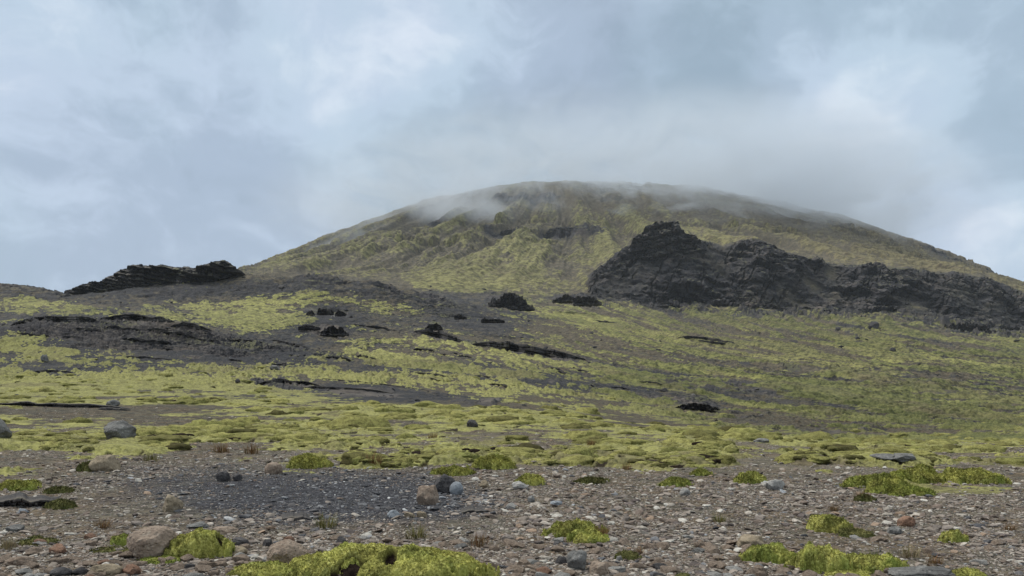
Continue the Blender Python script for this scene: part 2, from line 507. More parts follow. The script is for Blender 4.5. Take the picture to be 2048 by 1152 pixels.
moss = moss * (1 - far_r) + ((0.25 - 0.20 * mtn) * moss + (0.75 + 0.20 * mtn) * soft) * far_r

# --- dark lava cliff on the mountain's right shoulder
cl_top_p = sst(P, 1145, 1210)
clm = ((RK[:, None] >= 15) & (RK[:, None] <= 17)).astype(float)
cliff = zone(905, 1045, 0.015) * cl_top_p
cedge = (lod * 0.5 + lodm * 0.35)
cliff = sst(cliff + cedge * 0.30 * zone(820, 1150, 0.02), 0.30, 0.62)
tal = zone(780, 905, 0.04) * cl_top_p * sst(lodm + 0.5 * mfar + lod * 0.6 + 0.18 * sst(P, 1300, 1500) + 0.12 * sst(P, 1700, 1850), 0.02, 0.42)
for cx, cy, rx, ry, a in [(1440, 487, 22, 12, 40), (1660, 548, 20, 16, 60), (1620, 565, 26, 9, 35), (1600, 608, 26, 9, 20),
                          (1830, 612, 40, 12, 20), (1440, 545, 22, 5, 60)]:
    cliff *= 1 - 0.9 * blob(cx, cy, rx, ry, a)
cliff = np.clip(cliff, 0, 1)
smo0 = np.clip(blob(1230, 575, 110, 30, -25) + blob(1440, 520, 50, 16, 30) + 0.8 * blob(1560, 590, 60, 30, 0) + blob(1640, 580, 70, 14, 30) + 0.8 * blob(1960, 610, 120, 26, 25), 0, 1)
rock = np.clip(np.maximum(cliff * (1 - 0.85 * smo0 * sst(lodm + 0.3 * mot, -0.5, 0.2)), 0.85 * tal), 0, 1)
moss *= 1 - 0.93 * cliff
crx = [(1150, 465, 75, 10, 3), (1005, 463, 50, 5, 0), (1020, 398, 60, 9, 2), (1090, 393, 30, 9, 0), (1010, 602, 46, 14, 18),
       (1160, 597, 56, 9, 4), (860, 598, 50, 12, 15), (780, 580, 50, 10, 20), (640, 562, 50, 9, 0), (870, 450, 20, 5, -20), (1900, 518, 70, 6, 25),
       (1980, 550, 16, 8, 0), (1390, 800, 50, 8, 15), (930, 633, 60, 5, 2), (650, 622, 50, 8, 0), (650, 660, 46, 12, 0), (868, 654, 26, 7, 0), (922, 635, 18, 4, 0), (985, 641, 34, 5, 0), (1395, 812, 56, 9, 8), (975, 806, 34, 8, 0), (560, 770, 60, 8, 4), (720, 785, 90, 6, 5), (1060, 706, 120, 7, 9), (875, 673, 60, 6, 10), (500, 690, 110, 9, 8), (110, 650, 120, 9, -2), (280, 648, 110, 9, 2)]
for b in crx:
    rock = np.maximum(rock, sst(blob(*b) + 0.35 * lodm, 0.35, 0.65))
humpz = zone(130, 232, 0.06) * blob(270, 668, 400, 44, 6, 4)
hr = sst(humpz + 0.5 * fbm(X / 3, Y, 6, 5, 91), 0.62, 0.95)
rock = np.maximum(rock, hr * 0.8)
rdg = zone(455, 560, 0.04) * (1 - sst(P, 820, 950))
rock = np.maximum(rock, rdg * sst(lodm + 0.3 * lod, 0.0, 0.5) * 0.7)
dashm = dash * zone(60, 700, 0.1) * sst(0.62 - cov + 0.35 * lodm, 0.0, 0.4)
rock = np.maximum(rock, 0.8 * dashm)  # small dark streaks: bare rock together with painted-in shadow
moss *= 1 - rock * 0.92

# --- dark volcanic sand against brown soil
dark = 0.42 + 0.40 * lod + 0.2 * lodm + (0.30 * mot + 0.2 * motf + 0.25 * mfin + 0.3 * mots2 * rs) * sst(D, 40, 100)
for cx, cy, rx, ry, a, am in [
    (620, 990, 330, 55, 0, 0.75), (880, 1010, 160, 40, 0, 0.3), (300, 680, 380, 46, 3, 0.5), (730, 785, 190, 20, 3, 0.5), (330, 580, 330, 26, 0, 0.5),
    (650, 640, 90, 30, 0, 0.5), (980, 650, 90, 24, 0, 0.45), (1500, 1050, 700, 90, 0, -0.35), (150, 822, 400, 12, 0, -0.5),
    (1600, 850, 300, 30, 5, -0.8), (1100, 870, 900, 30, 0, -0.4), (860, 600, 120, 20, 10, 0.4), (1070, 762, 150, 10, 5, 0.5),
    (1125, 540, 40, 45, 70, 0.3), (80, 730, 200, 20, 0, 0.4), (1180, 680, 150, 30, 10, -0.35)]:
    dark = dark + blob(cx, cy, rx, ry, a) * am
dark = dark + blob(1560, 590, 50, 26, 0) * -0.9 + 0.35 * cliff - 0.42 * mtn * (1 - cliff)
dark = np.clip(dark + rock * 0.8, 0, 1)

# --- relief detail
Z = Z0.copy()
amp_far = zone(600, 5000, 0.1)
# soil relief by octave, each at a fixed steepness
lam = 120.0
k = 0
while lam > 0.03:
    n = vn(X / lam, Y / lam, 100 + k)
    ok = np.clip(lam / PIX / 2.2 - 0.6, 0, 1)
    limit = np.clip(D * 0.05 / lam, 0, 1)           # no swell larger than the place allows
    steep = 0.011 + 0.05 * rock * (lam < 30)
    if lam < 0.25:
        steep = steep + 0.028 * (1 - moss)
    Z += n * lam * steep * ok * limit * np.clip((D - 4) / 4, 0, 1)
    lam *= 0.56
    k += 1
# moss cushions
cush = zone(12.5, 330, 0.08)
dm = 0.68 * domes(X + lodf * 0.2, Y * 0.8 + lodf * 0.2, 1.7, 1) + 0.24 * domes(X, Y, 0.8, 2) + 0.30 * domes(X, Y, 3.6, 4)
hgt = 0.15 * zone(13, 26) + 0.20 * zone(26, 90) + 0.42 * zone(90, 330)
edgeh = sst(cov + ns - 0.5, -0.02, 0.55)
Z += cush * edgeh * (dm * 1.05 + 0.10 * lodf) * hgt
tex = fbm(X, Y, 0.35, 4, 33, 0.6, PIX)
Z += moss * zone(15, 60) * tex * 0.02
# wind-torn hollows in the moss, showing dark peat
hol = sst(vn(X / 0.30, Y / 0.9, 77) + 0.30 * lodf, 0.72, 0.82) * zone(15, 60)
Z -= hol * moss * 0.06
Z += (1 - mtn) * sst(D, 60, 150) * (D / F) * (mot * 2.0 + motf * 2.0 + mots * (1.6 + 2.0 * rs) + mots2 * rs * 3.6 - 2.2 * dashm + 1.0 * moss)
Z += mtn * (1 - cliff) * (D / F) * mfar * 3.0
Z += sst(D, 1900, 2100) * fbm(P / 60, P * 0, 1.0, 2, 239, 0.4) * 5.0
# gullies on the mountain, streaks on the scree
topf = 1 - sst(D, 1650, 1950)
Z += amp_far * (radial * 15.0 + radialf * 4.5) * sst(D, 860, 1300) * (1 - cliff) * (0.25 + 0.75 * topf)
led = sst(fbm(X, Y, 160, 4, 301, 0.6), 0.05, 0.45) * sst(D, 1250, 1500) * (1 - cliff)
zt_ = (Z + 0.06 * X + 22 * lod) / 34.0
Z += led * (np.floor(zt_) + sst(zt_ - np.floor(zt_), 0.70, 0.93) - zt_) * 34.0 * 0.55
Z += rs * (streak * 0.0016 + streakw * 0.0035) * D * (1 - cliff)
Z += np.clip(lsx, 0, 1) * streakl * 0.15


def terrace(z, h, tilt, s, wob):
    q = (z + tilt) / h + wob
    fq = np.floor(q)
    t = q - fq
    st = fq + sst(t, 0.62, 0.95)
    return (st - q) * h * s


brk = sst(mot + 0.4 * lodm, -0.35, 0.25)
Z += hr * brk * terrace(Z, 0.75, 0.05 * X + 0.02 * Y, 1.0, lodm * 1.1 + mot * 0.8)
Z += hr * (1 - brk) * terrace(Z, 0.4, -0.03 * X + 0.02 * Y, 0.9, lodm * 1.3 + motf * 0.8)
Z += hr * (D / F) * (motf * 3.0 + mot * 3.0)
Z += rdg * rock * terrace(Z, 3.0, 0.1 * X, 0.8, lodm * 0.6)
Z += (cliff * 0.75 + tal * 0.5) * terrace(Z, 11.0, 0.22 * X, 0.55, lodm * 0.5 + lod * 0.4)
# cliff: ribs and buttresses pushed out towards the valley
c3 = fbm3(X / 34, Z / 26, Y / 60, 5, 0.6)
c4 = 1 - 2 * np.abs(fbm3(X / 60 + 7, Z / 70, Y / 90, 4, 0.5))
c6 = fbm3(X / 9, Z / 5, Y / 12, 4, 0.65)
c5 = fbm3(X / 30 + 0.3 * Z / 30, Z / 5.0 + 0.05 * X, Y / 60, 4, 0.6)
smo = np.clip(blob(1230, 575, 110, 30, -25) + blob(1440, 520, 50, 16, 30) + 0.8 * blob(1560, 590, 60, 30, 0) + blob(1640, 580, 70, 14, 30) + 0.8 * blob(1960, 610, 120, 26, 25), 0, 1)
rough_k = 1 - 0.75 * smo
butt = blob(1530, 552, 62, 46, 10) + blob(1765, 580, 62, 46, 0) + 0.7 * blob(1640, 612, 90, 14, 5) + 0.5 * blob(1390, 575, 60, 26, 0) + 0.5 * blob(1930, 640, 60, 30, 20)
cleft = sst(1 - np.abs(fbm((P + 0.5 * V) / 30, V / 90, 1.0, 3, 501, 0.5)), 0.90, 0.99)
push = cliff * rough_k * (c3 * (11 + 8 * butt) + c4 * (13 + 10 * butt) + c5 * 6 + c6 * (3.5 + 2.5 * butt)) + cliff * butt * 16 - cliff * cleft * 9
Y -= push
X -= push * (X / D) * 0.3
Z += cliff * (c3 * 2 + fbm(X, Y, 12, 4, 55, 0.6) * 2.5)
Z += tal * fbm(X, Y, 16, 5, 57, 0.65) * 7
# crags standing on the crest of the mountain's left shoulder and rim
for b in [(1150, 465, 70, 9, 3), (1020, 398, 60, 8, 2), (1090, 393, 26, 8, 0), (1010, 602, 42, 13, 18), (1160, 597, 50, 9, 4)]:
    bb = blob(*b)
    Z += sst(bb, 0.2, 0.8) * (2.5 + 5 * np.abs(lodm)) * (D / 1500)
# the near brown hollow on the right with its worn track
SIZE_OK = True

# ------------------------------------------------------------------ materials
MATS = {}


def mat(name):
    m = bpy.data.materials.new(name)
    m.use_nodes = True
    MATS[name] = m
    return m, NT(m.node_tree)


def finish(t, col, rough=0.9, bump=None, bs=0.4, bd=0.05, spec=0.25):
    p = t.n('ShaderNodeBsdfPrincipled')
    t.set(p.inputs['Base Color'], col)
    t.set(p.inputs['Roughness'], rough)
    t.set(p.inputs['Specular IOR Level'], spec)
    if bump is not None:
        b = t.n('ShaderNodeBump', inp={'Strength': bs, 'Distance': bd})
        t.set(b.inputs['Height'], bump)
        t.t.links.new(b.outputs[0], p.inputs['Normal'])
    o = t.n('ShaderNodeOutputMaterial')
    t.t.links.new(p.outputs[0], o.inputs[0])
    return p


def terrain_material():
    m, t = mat('volcanic_ground')
    tc = t.n('ShaderNodeTexCoord').outputs['Object']
    a = t.n('ShaderNodeVertexColor', layer_name='cover')
    s = t.n('ShaderNodeSeparateColor', inp={0: a.outputs[0]})
    moss_, dark_, rock_ = s.outputs
    b = t.n('ShaderNodeVertexColor', layer_name='tint')
    s2 = t.n('ShaderNodeSeparateColor', inp={0: b.outputs[0]})
    green_, dry_, peat_ = s2.outputs
    ypos = t.n('ShaderNodeSeparateXYZ', inp={0: tc}).outputs[1]
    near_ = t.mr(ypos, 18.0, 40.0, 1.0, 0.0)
    nbig = t.noise(tc, 0.05, 15, 0.72)
    nmid = t.noise(tc, 0.9, 11, 0.70)
    nfin = t.noise(tc, 14.0, 6, 0.70)
    nfin2 = t.noise(tc, 6.0, 8, 0.68)
    # the same grain at the larger scale that shows on the far slopes
    far_ = t.mr(ypos, 70.0, 330.0)
    nfar = t.noise(tc, 0.42, 9, 0.74)
    nfar2 = t.noise(tc, 0.11, 9, 0.76)
    nfar = t.math('MULTIPLY_ADD', t.math('SUBTRACT', t.n('ShaderNodeMix', inp={0: t.mr(ypos, 300.0, 900.0), 2: nfar, 3: nfar2}).outputs[0], 0.5), 1.5, 0.5)
    nm2 = t.math('MULTIPLY_ADD', t.math('SUBTRACT', t.noise(tc, 2.2, 9, 0.76), 0.5), 1.35, 0.5)
    nnear = t.n('ShaderNodeMix', inp={0: t.mr(ypos, 14.0, 45.0), 2: nfin2, 3: nm2}).outputs[0]
    ngr = t.n('ShaderNodeMix', inp={0: far_, 2: nnear, 3: nfar}).outputs[0]
    # bare ground
    sand = t.mix(t.mr(ngr, 0.35, 0.65), (0.011, 0.011, 0.013, 1), (0.045, 0.045, 0.049, 1))
    soil = t.mix(t.mr(ngr, 0.33, 0.66), (0.026, 0.024, 0.019, 1), (0.112, 0.100, 0.072, 1))
    soil = t.mix(t.mr(nmid, 0.42, 0.60), soil, t.mix(1.0, soil, (1.15, 0.98, 0.86, 1), 'MULTIPLY'))
    bare = t.mix(t.mr(t.math('ADD', dark_, t.math('MULTIPLY', t.math('SUBTRACT', nmid, 0.5), 1.2)), 0.30, 0.72), soil, sand)
    bare = t.mix(t.math('MULTIPLY', dry_, 0.6), bare, t.mix(t.mr(nmid, 0.38, 0.62), (0.075, 0.066, 0.048, 1), (0.165, 0.145, 0.105, 1)))
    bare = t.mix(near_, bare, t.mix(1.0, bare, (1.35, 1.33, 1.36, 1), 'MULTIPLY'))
    # pebble speckle
    vor = t.n('ShaderNodeTexVoronoi', feature='F1', inp={'Vector': tc, 'Scale': 26.0, 'Randomness': 1.0})
    vs = t.n('ShaderNodeSeparateColor', inp={0: vor.outputs['Color']})
    speck = t.math('MULTIPLY', t.mr(vor.outputs['Distance'], 0.30, 0.42, 1.0, 0.0), t.mr(vs.outputs[0], 0.62, 0.98))
    bare = t.mix(t.math('MULTIPLY', speck, 0.55), bare, t.mix(vs.outputs[1], (0.22, 0.20, 0.19, 1), (0.36, 0.33, 0.30, 1)))
    # rock
    rk = t.mix(t.mr(nbig, 0.38, 0.60), (0.013, 0.014, 0.018, 1), (0.064, 0.060, 0.062, 1))
    nrk = t.noise(tc, 0.02, 12, 0.74, 0.5)
    rk = t.mix(t.mr(nrk, 0.52, 0.62, 0, 0.8), rk, (0.105, 0.086, 0.072, 1))
    rk = t.mix(t.mr(nmid, 0.54, 0.72, 0, 0.6), rk, (0.125, 0.115, 0.105, 1))
    # strata lines: thin horizontal beds
    mp = t.n('ShaderNodeMapping', inp={0: tc, 3: (0.012, 0.012, 0.26)})
    st = t.noise(mp.outputs[0], 1.0, 8, 0.65)
    rk = t.mix(t.mr(st, 0.42, 0.54, 0.85, 0.0), rk, t.mix(1.0, rk, (0.45, 0.45, 0.5, 1), 'MULTIPLY'))
    # grit and scree on the flatter steps, also painting lit rock tops paler
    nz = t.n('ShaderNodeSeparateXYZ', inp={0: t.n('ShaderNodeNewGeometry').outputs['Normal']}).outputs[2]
    lit_grit = t.math('ADD', nz, t.math('MULTIPLY', t.math('SUBTRACT', nmid, 0.5), 0.9))
    rk = t.mix(t.mr(lit_grit, 0.80, 1.05, 0.0, 0.7), rk, t.mix(t.mr(nrk, 0.4, 0.6), (0.062, 0.060, 0.060, 1), (0.150, 0.128, 0.108, 1)))
    rk = t.mix(t.math('MULTIPLY', t.mr(lit_grit, 0.75, 1.0), t.mr(t.noise(tc, 0.035, 6, 0.7), 0.52, 0.60, 0, 0.7)), rk, (0.13, 0.130, 0.055, 1))
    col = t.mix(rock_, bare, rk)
    # moss
    mv = t.math('ADD', t.math('MULTIPLY', nmid, 0.5), t.math('MULTIPLY', nfin2, 0.5))
    mv = t.n('ShaderNodeMix', inp={0: far_, 2: mv, 3: nfar}).outputs[0]
    ms = t.mix(t.mr(mv, 0.38, 0.62), (0.088, 0.081, 0.034, 1), (0.305, 0.292, 0.092, 1))
    ms = t.mix(t.mr(nfin, 0.42, 0.66, 0, 0.45), ms, (0.40, 0.385, 0.175, 1))
    msg = t.mix(t.mr(mv, 0.38, 0.62), (0.044, 0.048, 0.020, 1), (0.155, 0.158, 0.058, 1))
    ms = t.mix(green_, ms, msg)
    msd = t.mix(t.mr(mv, 0.38, 0.62), (0.062, 0.050, 0.032, 1), (0.170, 0.142, 0.085, 1))
    ms = t.mix(dry_, ms, msd)
    edge = t.math('ADD', moss_, t.math('MULTIPLY', t.math('SUBTRACT', ngr, 0.5), t.math('MULTIPLY_ADD', far_, 0.1, 0.8)))
    col = t.mix(t.mr(edge, 0.30, 0.66), col, ms)
    col = t.mix(peat_, col, (0.022, 0.015, 0.011, 1))
    bump = t.math('ADD', t.math('MULTIPLY', nfin2, 1.0), t.math('MULTIPLY', nbig, 3.0))
    bump = t.math('ADD', bump, t.math('MULTIPLY', t.mr(vor.outputs['Distance'], 0.1, 0.45, 1.0, 0.0), t.mr(vs.outputs[0], 0.2, 1.0, 0.0, 0.35)))
    finish(t, col, 0.93, bump, 0.75, 0.06, 0.12)
    return m


terrain_mat = terrain_material()


def tagit(o, label=None, cat=None, group=None, kind=None):
    if label: o['label'] = label
    if cat: o['category'] = cat
    if group: o['group'] = group
    if kind: o['kind'] = kind
    return o


def mesh_from(name, co, tris=None, quads=None, smooth=True):
    me = bpy.data.meshes.new(name)
    co = np.ascontiguousarray(co, np.float32)
    me.vertices.add(len(co))
    me.vertices.foreach_set('co', co.ravel())
    parts, starts, tot = [], [], 0
    if quads is not None and len(quads):
        parts.append(np.asarray(quads).ravel()); starts.append(np.arange(len(quads)) * 4); tot = len(quads) * 4
    if tris is not None and len(tris):
        parts.append(np.asarray(tris).ravel()); starts.append(tot + np.arange(len(tris)) * 3)
    li = np.concatenate(parts).astype(np.int32)
    ls = np.concatenate(starts).astype(np.int32)
    me.loops.add(len(li)); me.loops.foreach_set('vertex_index', li)
    me.polygons.add(len(ls)); me.polygons.foreach_set('loop_start', ls)
    me.polygons.foreach_set('use_smooth', np.full(len(ls), smooth))
    me.update(calc_edges=True)
    return me


def vcol(me, name, arr):
    a = me.color_attributes.new(name, 'FLOAT_COLOR', 'POINT')
    out = np.ones((len(arr), 4), np.float32)
    out[:, :arr.shape[1]] = arr
    a.data.foreach_set('color', out.ravel())


def link(name, me, m=None, parent=None):
    o = bpy.data.objects.new(name, me)
    if m: me.materials.append(m) if not len(me.materials) else None
    COL.objects.link(o)
    if parent: o.parent = parent
    return o


green = np.clip(rs * (0.60 + 0.6 * mots) + 0.05 * mtn + 0.35 * sst(D, 60, 200) * sst(motf, 0.0, 0.6) + zone(640, 9000) * 0.15 + 0.5 * lod - 0.1 + 0.25 * sst(D, 90, 400), 0, 1)
dry = np.clip(0.9 * sst(lodm + 0.4 * lod, 0.25, 0.7) * (0.5 + 0.5 * zone(17, 60)) + zone(900, 9000) * (0.42 + 0.40 * sst(P, 1300, 1700) + 0.3 * sst(D, 1500, 1900)) + 0.3 * rs * sst(streakw, 0.1, 0.5), 0, 1)
dry = np.clip(dry + zone(16, 30) * sst(vn(X / 2.2, Y / 4, 19), 0.2, 0.7) * 0.6, 0, 1)
peat = np.clip(hol * moss, 0, 1)


def build_terrain():
    co = np.stack([X, Y, Z], -1).reshape(-1, 3)
    idx = np.arange(NR * NC).reshape(NR, NC)
    q = np.stack([idx[:-1, :-1], idx[:-1, 1:], idx[1:, 1:], idx[1:, :-1]], -1)
    Q = q.reshape(-1, 4)
    # vertex normals over the whole sheet so the pieces meet without a seam
    dx = np.zeros((NR, NC, 3)); dy = np.zeros((NR, NC, 3))
    g = co.reshape(NR, NC, 3)
    dx[:, 1:-1] = g[:, 2:] - g[:, :-2]; dx[:, 0] = g[:, 1] - g[:, 0]; dx[:, -1] = g[:, -1] - g[:, -2]
    dy[1:-1] = g[2:] - g[:-2]; dy[0] = g[1] - g[0]; dy[-1] = g[-1] - g[-2]
    nm = np.cross(dx, dy).reshape(-1, 3)
    nm /= np.linalg.norm(nm, axis=1)[:, None] + 1e-12
    rk = np.repeat(RK[:-1, None], NC - 1, 1)
    fd = np.repeat(RD[:-1, None], NC - 1, 1)
    fm = 0.25 * (moss[:-1, :-1] + moss[1:, :-1] + moss[:-1, 1:] + moss[1:, 1:])
    fc = 0.25 * (cliff[:-1, :-1] + cliff[1:, :-1] + cliff[:-1, 1:] + cliff[1:, 1:])
    cls = np.zeros(rk.shape, int)                # 0 ground
    cls[fd >= 60] = 1                            # hill
    cls[fd >= 640] = 2                           # mountain
    cls[(fm > 0.5) & (fd > 10) & (fd < 110)] = 3
    cls[(fc > 0.5) & (fd > 800) & (fd < 1200)] = 4
    cls = cls.ravel()
    cover = np.stack([moss, dark, rock], -1).reshape(-1, 3)
    tint = np.stack([green, dry, peat], -1).reshape(-1, 3)
    names = [('ground', 'structure', 'stony volcanic gravel plain in the foreground', 'ground'),
             ('hill', 'structure', 'streaked mossy slope and dark low hills below the mountain', 'hill'),
             ('mountain', 'structure', 'broad dome shaped mossy mountain with its summit in mist', 'mountain'),
             ('moss', 'stuff', 'yellow green moss cushions covering the gentle rise beyond the gravel', 'moss'),
             ('cliff', 'structure', 'dark layered lava cliff across the right shoulder of the mountain', 'cliff')]
    for c, (nme, kind, lab, cat) in enumerate(names):
        qq = Q[cls == c]
        used, inv = np.unique(qq.ravel(), return_inverse=True)
        me = mesh_from(nme, co[used], quads=inv.reshape(-1, 4))
        vcol(me, 'cover', cover[used]); vcol(me, 'tint', tint[used])
        me.normals_split_custom_set_from_vertices(nm[used].astype(np.float32))
        o = link(nme, me, terrain_mat)
        tagit(o, lab, cat, kind=kind)


build_terrain()
# the plain behind the viewer
me = mesh_from('ground', np.array([[-900, -500, -.03], [900, -500, -.03], [900, 0.5, -.03], [-900, 0.5, -.03]]), quads=[[0, 1, 2, 3]])
o = link('ground', me, terrain_mat)
tagit(o, 'bare gravel plain behind the viewpoint', 'ground', kind='structure')

# photo row of every displaced vertex, for finding where things stand
VP = HY - F * (Z - CAMZ) / Y
COLI = lambda px: int(np.clip(np.searchsorted(cols, px), 0, NC - 1))


def ground_at(px, py):
    """first ground point from the front seen at photo column px, row py"""
    c = COLI(px)
    run = np.minimum.accumulate(VP[8:, c])
    i = int(np.searchsorted(-run, -py)) + 8
    i = min(i, NR - 2)
    return np.array([X[i, c], Y[i, c], Z[i, c]])


def height_at(x, y):
    """terrain height under world x, y (arrays)"""
    x = np.asarray(x, float); y = np.asarray(y, float)
    r = np.interp(y, RD, np.arange(NR))
    c = np.interp(F * x / y + CX, cols, np.arange(NC))
    r0 = np.clip(r.astype(int), 0, NR - 2); c0 = np.clip(c.astype(int), 0, NC - 2)
    fr, fc = r - r0, c - c0
    return (Z[r0, c0] * (1 - fr) * (1 - fc) + Z[r0 + 1, c0] * fr * (1 - fc) + Z[r0, c0 + 1] * (1 - fr) * fc + Z[r0 + 1, c0 + 1] * fr * fc)

#OBJECTS#
# ------------------------------------------------------------------ object materials
def rock_material(name, c1, c2, c3=None, lich=0.0, scale=1.0, rough=0.88, bd=0.02):
    m, t = mat(name)
    tc = t.n('ShaderNodeTexCoord').outputs['Object']
    info = t.n('ShaderNodeObjectInfo')
    off = t.vmath('ADD', tc, t.scale(info.outputs['Location'], 0.37)).outputs[0]
    n1 = t.noise(off, 2.2 * scale, 10, 0.68)
    n2 = t.noise(off, 14 * scale, 8, 0.72)
    n3 = t.noise(off, 45 * scale, 4, 0.7)
    col = t.mix(t.mr(n1, 0.36, 0.64), c1 + (1,), c2 + (1,))
    if c3:
        col = t.mix(t.mr(n2, 0.50, 0.66, 0, 0.7), col, c3 + (1,))
    col = t.mix(t.mr(n3, 0.30, 0.50, 0.55, 0.0), col, t.mix(1.0, col, (0.45, 0.43, 0.42, 1), 'MULTIPLY'))
    if lich:
        v = t.noise(off, 9 * scale, 6, 0.75, 0.4)
        col = t.mix(t.mr(v, 0.60, 0.64, 0, lich), col, (0.42, 0.42, 0.38, 1))
    b = t.math('ADD', t.math('MULTIPLY', n1, 2.0), t.math('ADD', n2, t.math('MULTIPLY', n3, 0.35)))
    vp = t.n('ShaderNodeTexVoronoi', inp={'Vector': off, 'Scale': 22 * scale})
    pit = t.mr(vp.outputs['Distance'], 0.08, 0.30)
    col = t.mix(pit, t.mix(1.0, col, (0.78, 0.76, 0.74, 1), 'MULTIPLY'), col)
    b = t.math('ADD', b, t.math('MULTIPLY', pit, 0.5))
    finish(t, col, rough, b, 0.8, bd * 1.1, 0.2)
    return m


def strata_material():
    m, t = mat('dark_lava_rock')
    tc = t.n('ShaderNodeTexCoord').outputs['Object']
    n1 = t.noise(tc, 0.12, 13, 0.72)
    n2 = t.noise(tc, 1.2, 9, 0.7)
    mp = t.n('ShaderNodeMapping', inp={0: tc, 3: (0.03, 0.03, 0.42)})
    st = t.noise(mp.outputs[0], 1.0, 8, 0.65)
    col = t.mix(t.mr(n1, 0.38, 0.62), (0.024, 0.024, 0.029, 1), (0.120, 0.110, 0.104, 1))
    col = t.mix(t.mr(n2, 0.52, 0.66, 0, 0.75), col, (0.160, 0.140, 0.122, 1))
    col = t.mix(t.mr(st, 0.42, 0.54, 0.85, 0.0), col, t.mix(1.0, col, (0.4, 0.4, 0.45, 1), 'MULTIPLY'))
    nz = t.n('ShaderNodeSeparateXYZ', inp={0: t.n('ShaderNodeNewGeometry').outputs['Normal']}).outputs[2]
    lit_grit = t.math('ADD', nz, t.math('MULTIPLY', t.math('SUBTRACT', n2, 0.5), 0.9))  # paler grit on up-facing rock, doubling as painted lit tops
    col = t.mix(t.mr(lit_grit, 0.58, 0.95, 0.0, 0.8), col, t.mix(t.mr(n1, 0.42, 0.58), (0.070, 0.067, 0.067, 1), (0.165, 0.142, 0.120, 1)))
    col = t.mix(t.math('MULTIPLY', t.mr(lit_grit, 0.6, 0.95), t.mr(t.noise(tc, 0.05, 6, 0.7), 0.50, 0.58, 0, 0.7)), col, (0.13, 0.130, 0.055, 1))
    finish(t, col, 0.9, t.math('ADD', t.math('MULTIPLY', st, 1.5), n2), 0.9, 0.25, 0.15)
    return m


def attr_material(name, bump_scale=60, bd=0.01, rough=0.9, spec=0.15, trans=0.0):
    """base colour from the per-piece albedo attribute, broken up with noise"""
    m, t = mat(name)
    tc = t.n('ShaderNodeTexCoord').outputs['Object']
    a = t.n('ShaderNodeVertexColor', layer_name='albedo').outputs[0]
    n2 = t.noise(tc, bump_scale, 5, 0.7)
    col = t.mix(t.mr(n2, 0.3, 0.7), t.mix(1.0, a, (0.68, 0.67, 0.66, 1), 'MULTIPLY'), t.mix(1.0, a, (1.25, 1.25, 1.25, 1), 'MULTIPLY'))
    finish(t, col, rough, n2, 0.6, bd, spec)
    return m


def moss_material(name, lo, hi, tip):
    m, t = mat(name)
    tc = t.n('ShaderNodeTexCoord').outputs['Object']
    a = t.n('ShaderNodeVertexColor', layer_name='tint')
    s = t.n('ShaderNodeSeparateColor', inp={0: a.outputs[0]})
    peat_, green_, var_ = s.outputs
    n1 = t.noise(tc, 5, 8, 0.7)
    n2 = t.noise(tc, 40, 5, 0.7)
    mv = t.math('ADD', t.math('MULTIPLY', n1, 0.6), t.math('MULTIPLY', n2, 0.4))
    col = t.mix(t.mr(mv, 0.36, 0.62), lo + (1,), hi + (1,))
    col = t.mix(t.mr(n2, 0.5, 0.7, 0, 0.6), col, tip + (1,))
    col = t.mix(green_, col, t.mix(1.0, col, (0.52, 0.62, 0.52, 1), 'MULTIPLY'))
    col = t.mix(1.0, col, t.n('ShaderNodeCombineColor', inp={0: var_, 1: var_, 2: var_}).outputs[0], 'MULTIPLY')
    col = t.mix(peat_, col, (0.018, 0.012, 0.009, 1))
    finish(t, col, 0.95, t.math('ADD', n2, n1), 0.8, 0.02, 0.05)
    return m


M_brown = rock_material('brown_boulder_stone', (0.170, 0.124, 0.092), (0.31, 0.240, 0.185), (0.41, 0.34, 0.27))
M_tan = rock_material('tan_stone', (0.17, 0.135, 0.09), (0.31, 0.25, 0.175), (0.38, 0.32, 0.24))
M_grey = rock_material('grey_stone', (0.095, 0.092, 0.088), (0.20, 0.195, 0.185), (0.30, 0.29, 0.275), 0.5)
M_pale = rock_material('pale_stone', (0.24, 0.23, 0.215), (0.36, 0.345, 0.32), (0.44, 0.42, 0.39))
M_blue = rock_material('blue_grey_stone', (0.19, 0.205, 0.225), (0.29, 0.31, 0.33), (0.33, 0.35, 0.37))
M_dark = rock_material('dark_stone', (0.035, 0.033, 0.035), (0.088, 0.082, 0.082), (0.13, 0.12, 0.115), 0.25)
M_rust = rock_material('rust_stone', (0.16, 0.085, 0.055), (0.26, 0.155, 0.105), (0.30, 0.22, 0.17))
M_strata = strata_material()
M_gravel = attr_material('gravel_stone', 30, 0.006)
M_blade = attr_material('dry_grass_blade', 50, 0.001)
M_moss = moss_material('yellow_green_moss', (0.150, 0.140, 0.038), (0.47, 0.455, 0.115), (0.68, 0.65, 0.27))
M_moss2 = moss_material('dark_green_moss', (0.075, 0.074, 0.028), (0.20, 0.185, 0.070), (0.30, 0.27, 0.12))


# ------------------------------------------------------------------ rock shapes
import bmesh


def ico(sub):
    bm = bmesh.new()
    bmesh.ops.create_icosphere(bm, subdivisions=sub, radius=1.0)
    bm.verts.ensure_lookup_table()
    v = np.array([q.co[:] for q in bm.verts])
    f = np.array([[q.index for q in p.verts] for p in bm.faces])
    bm.free()
    return v, f


ICO = {k: ico(k) for k in (1, 2, 3, 5, 6)}


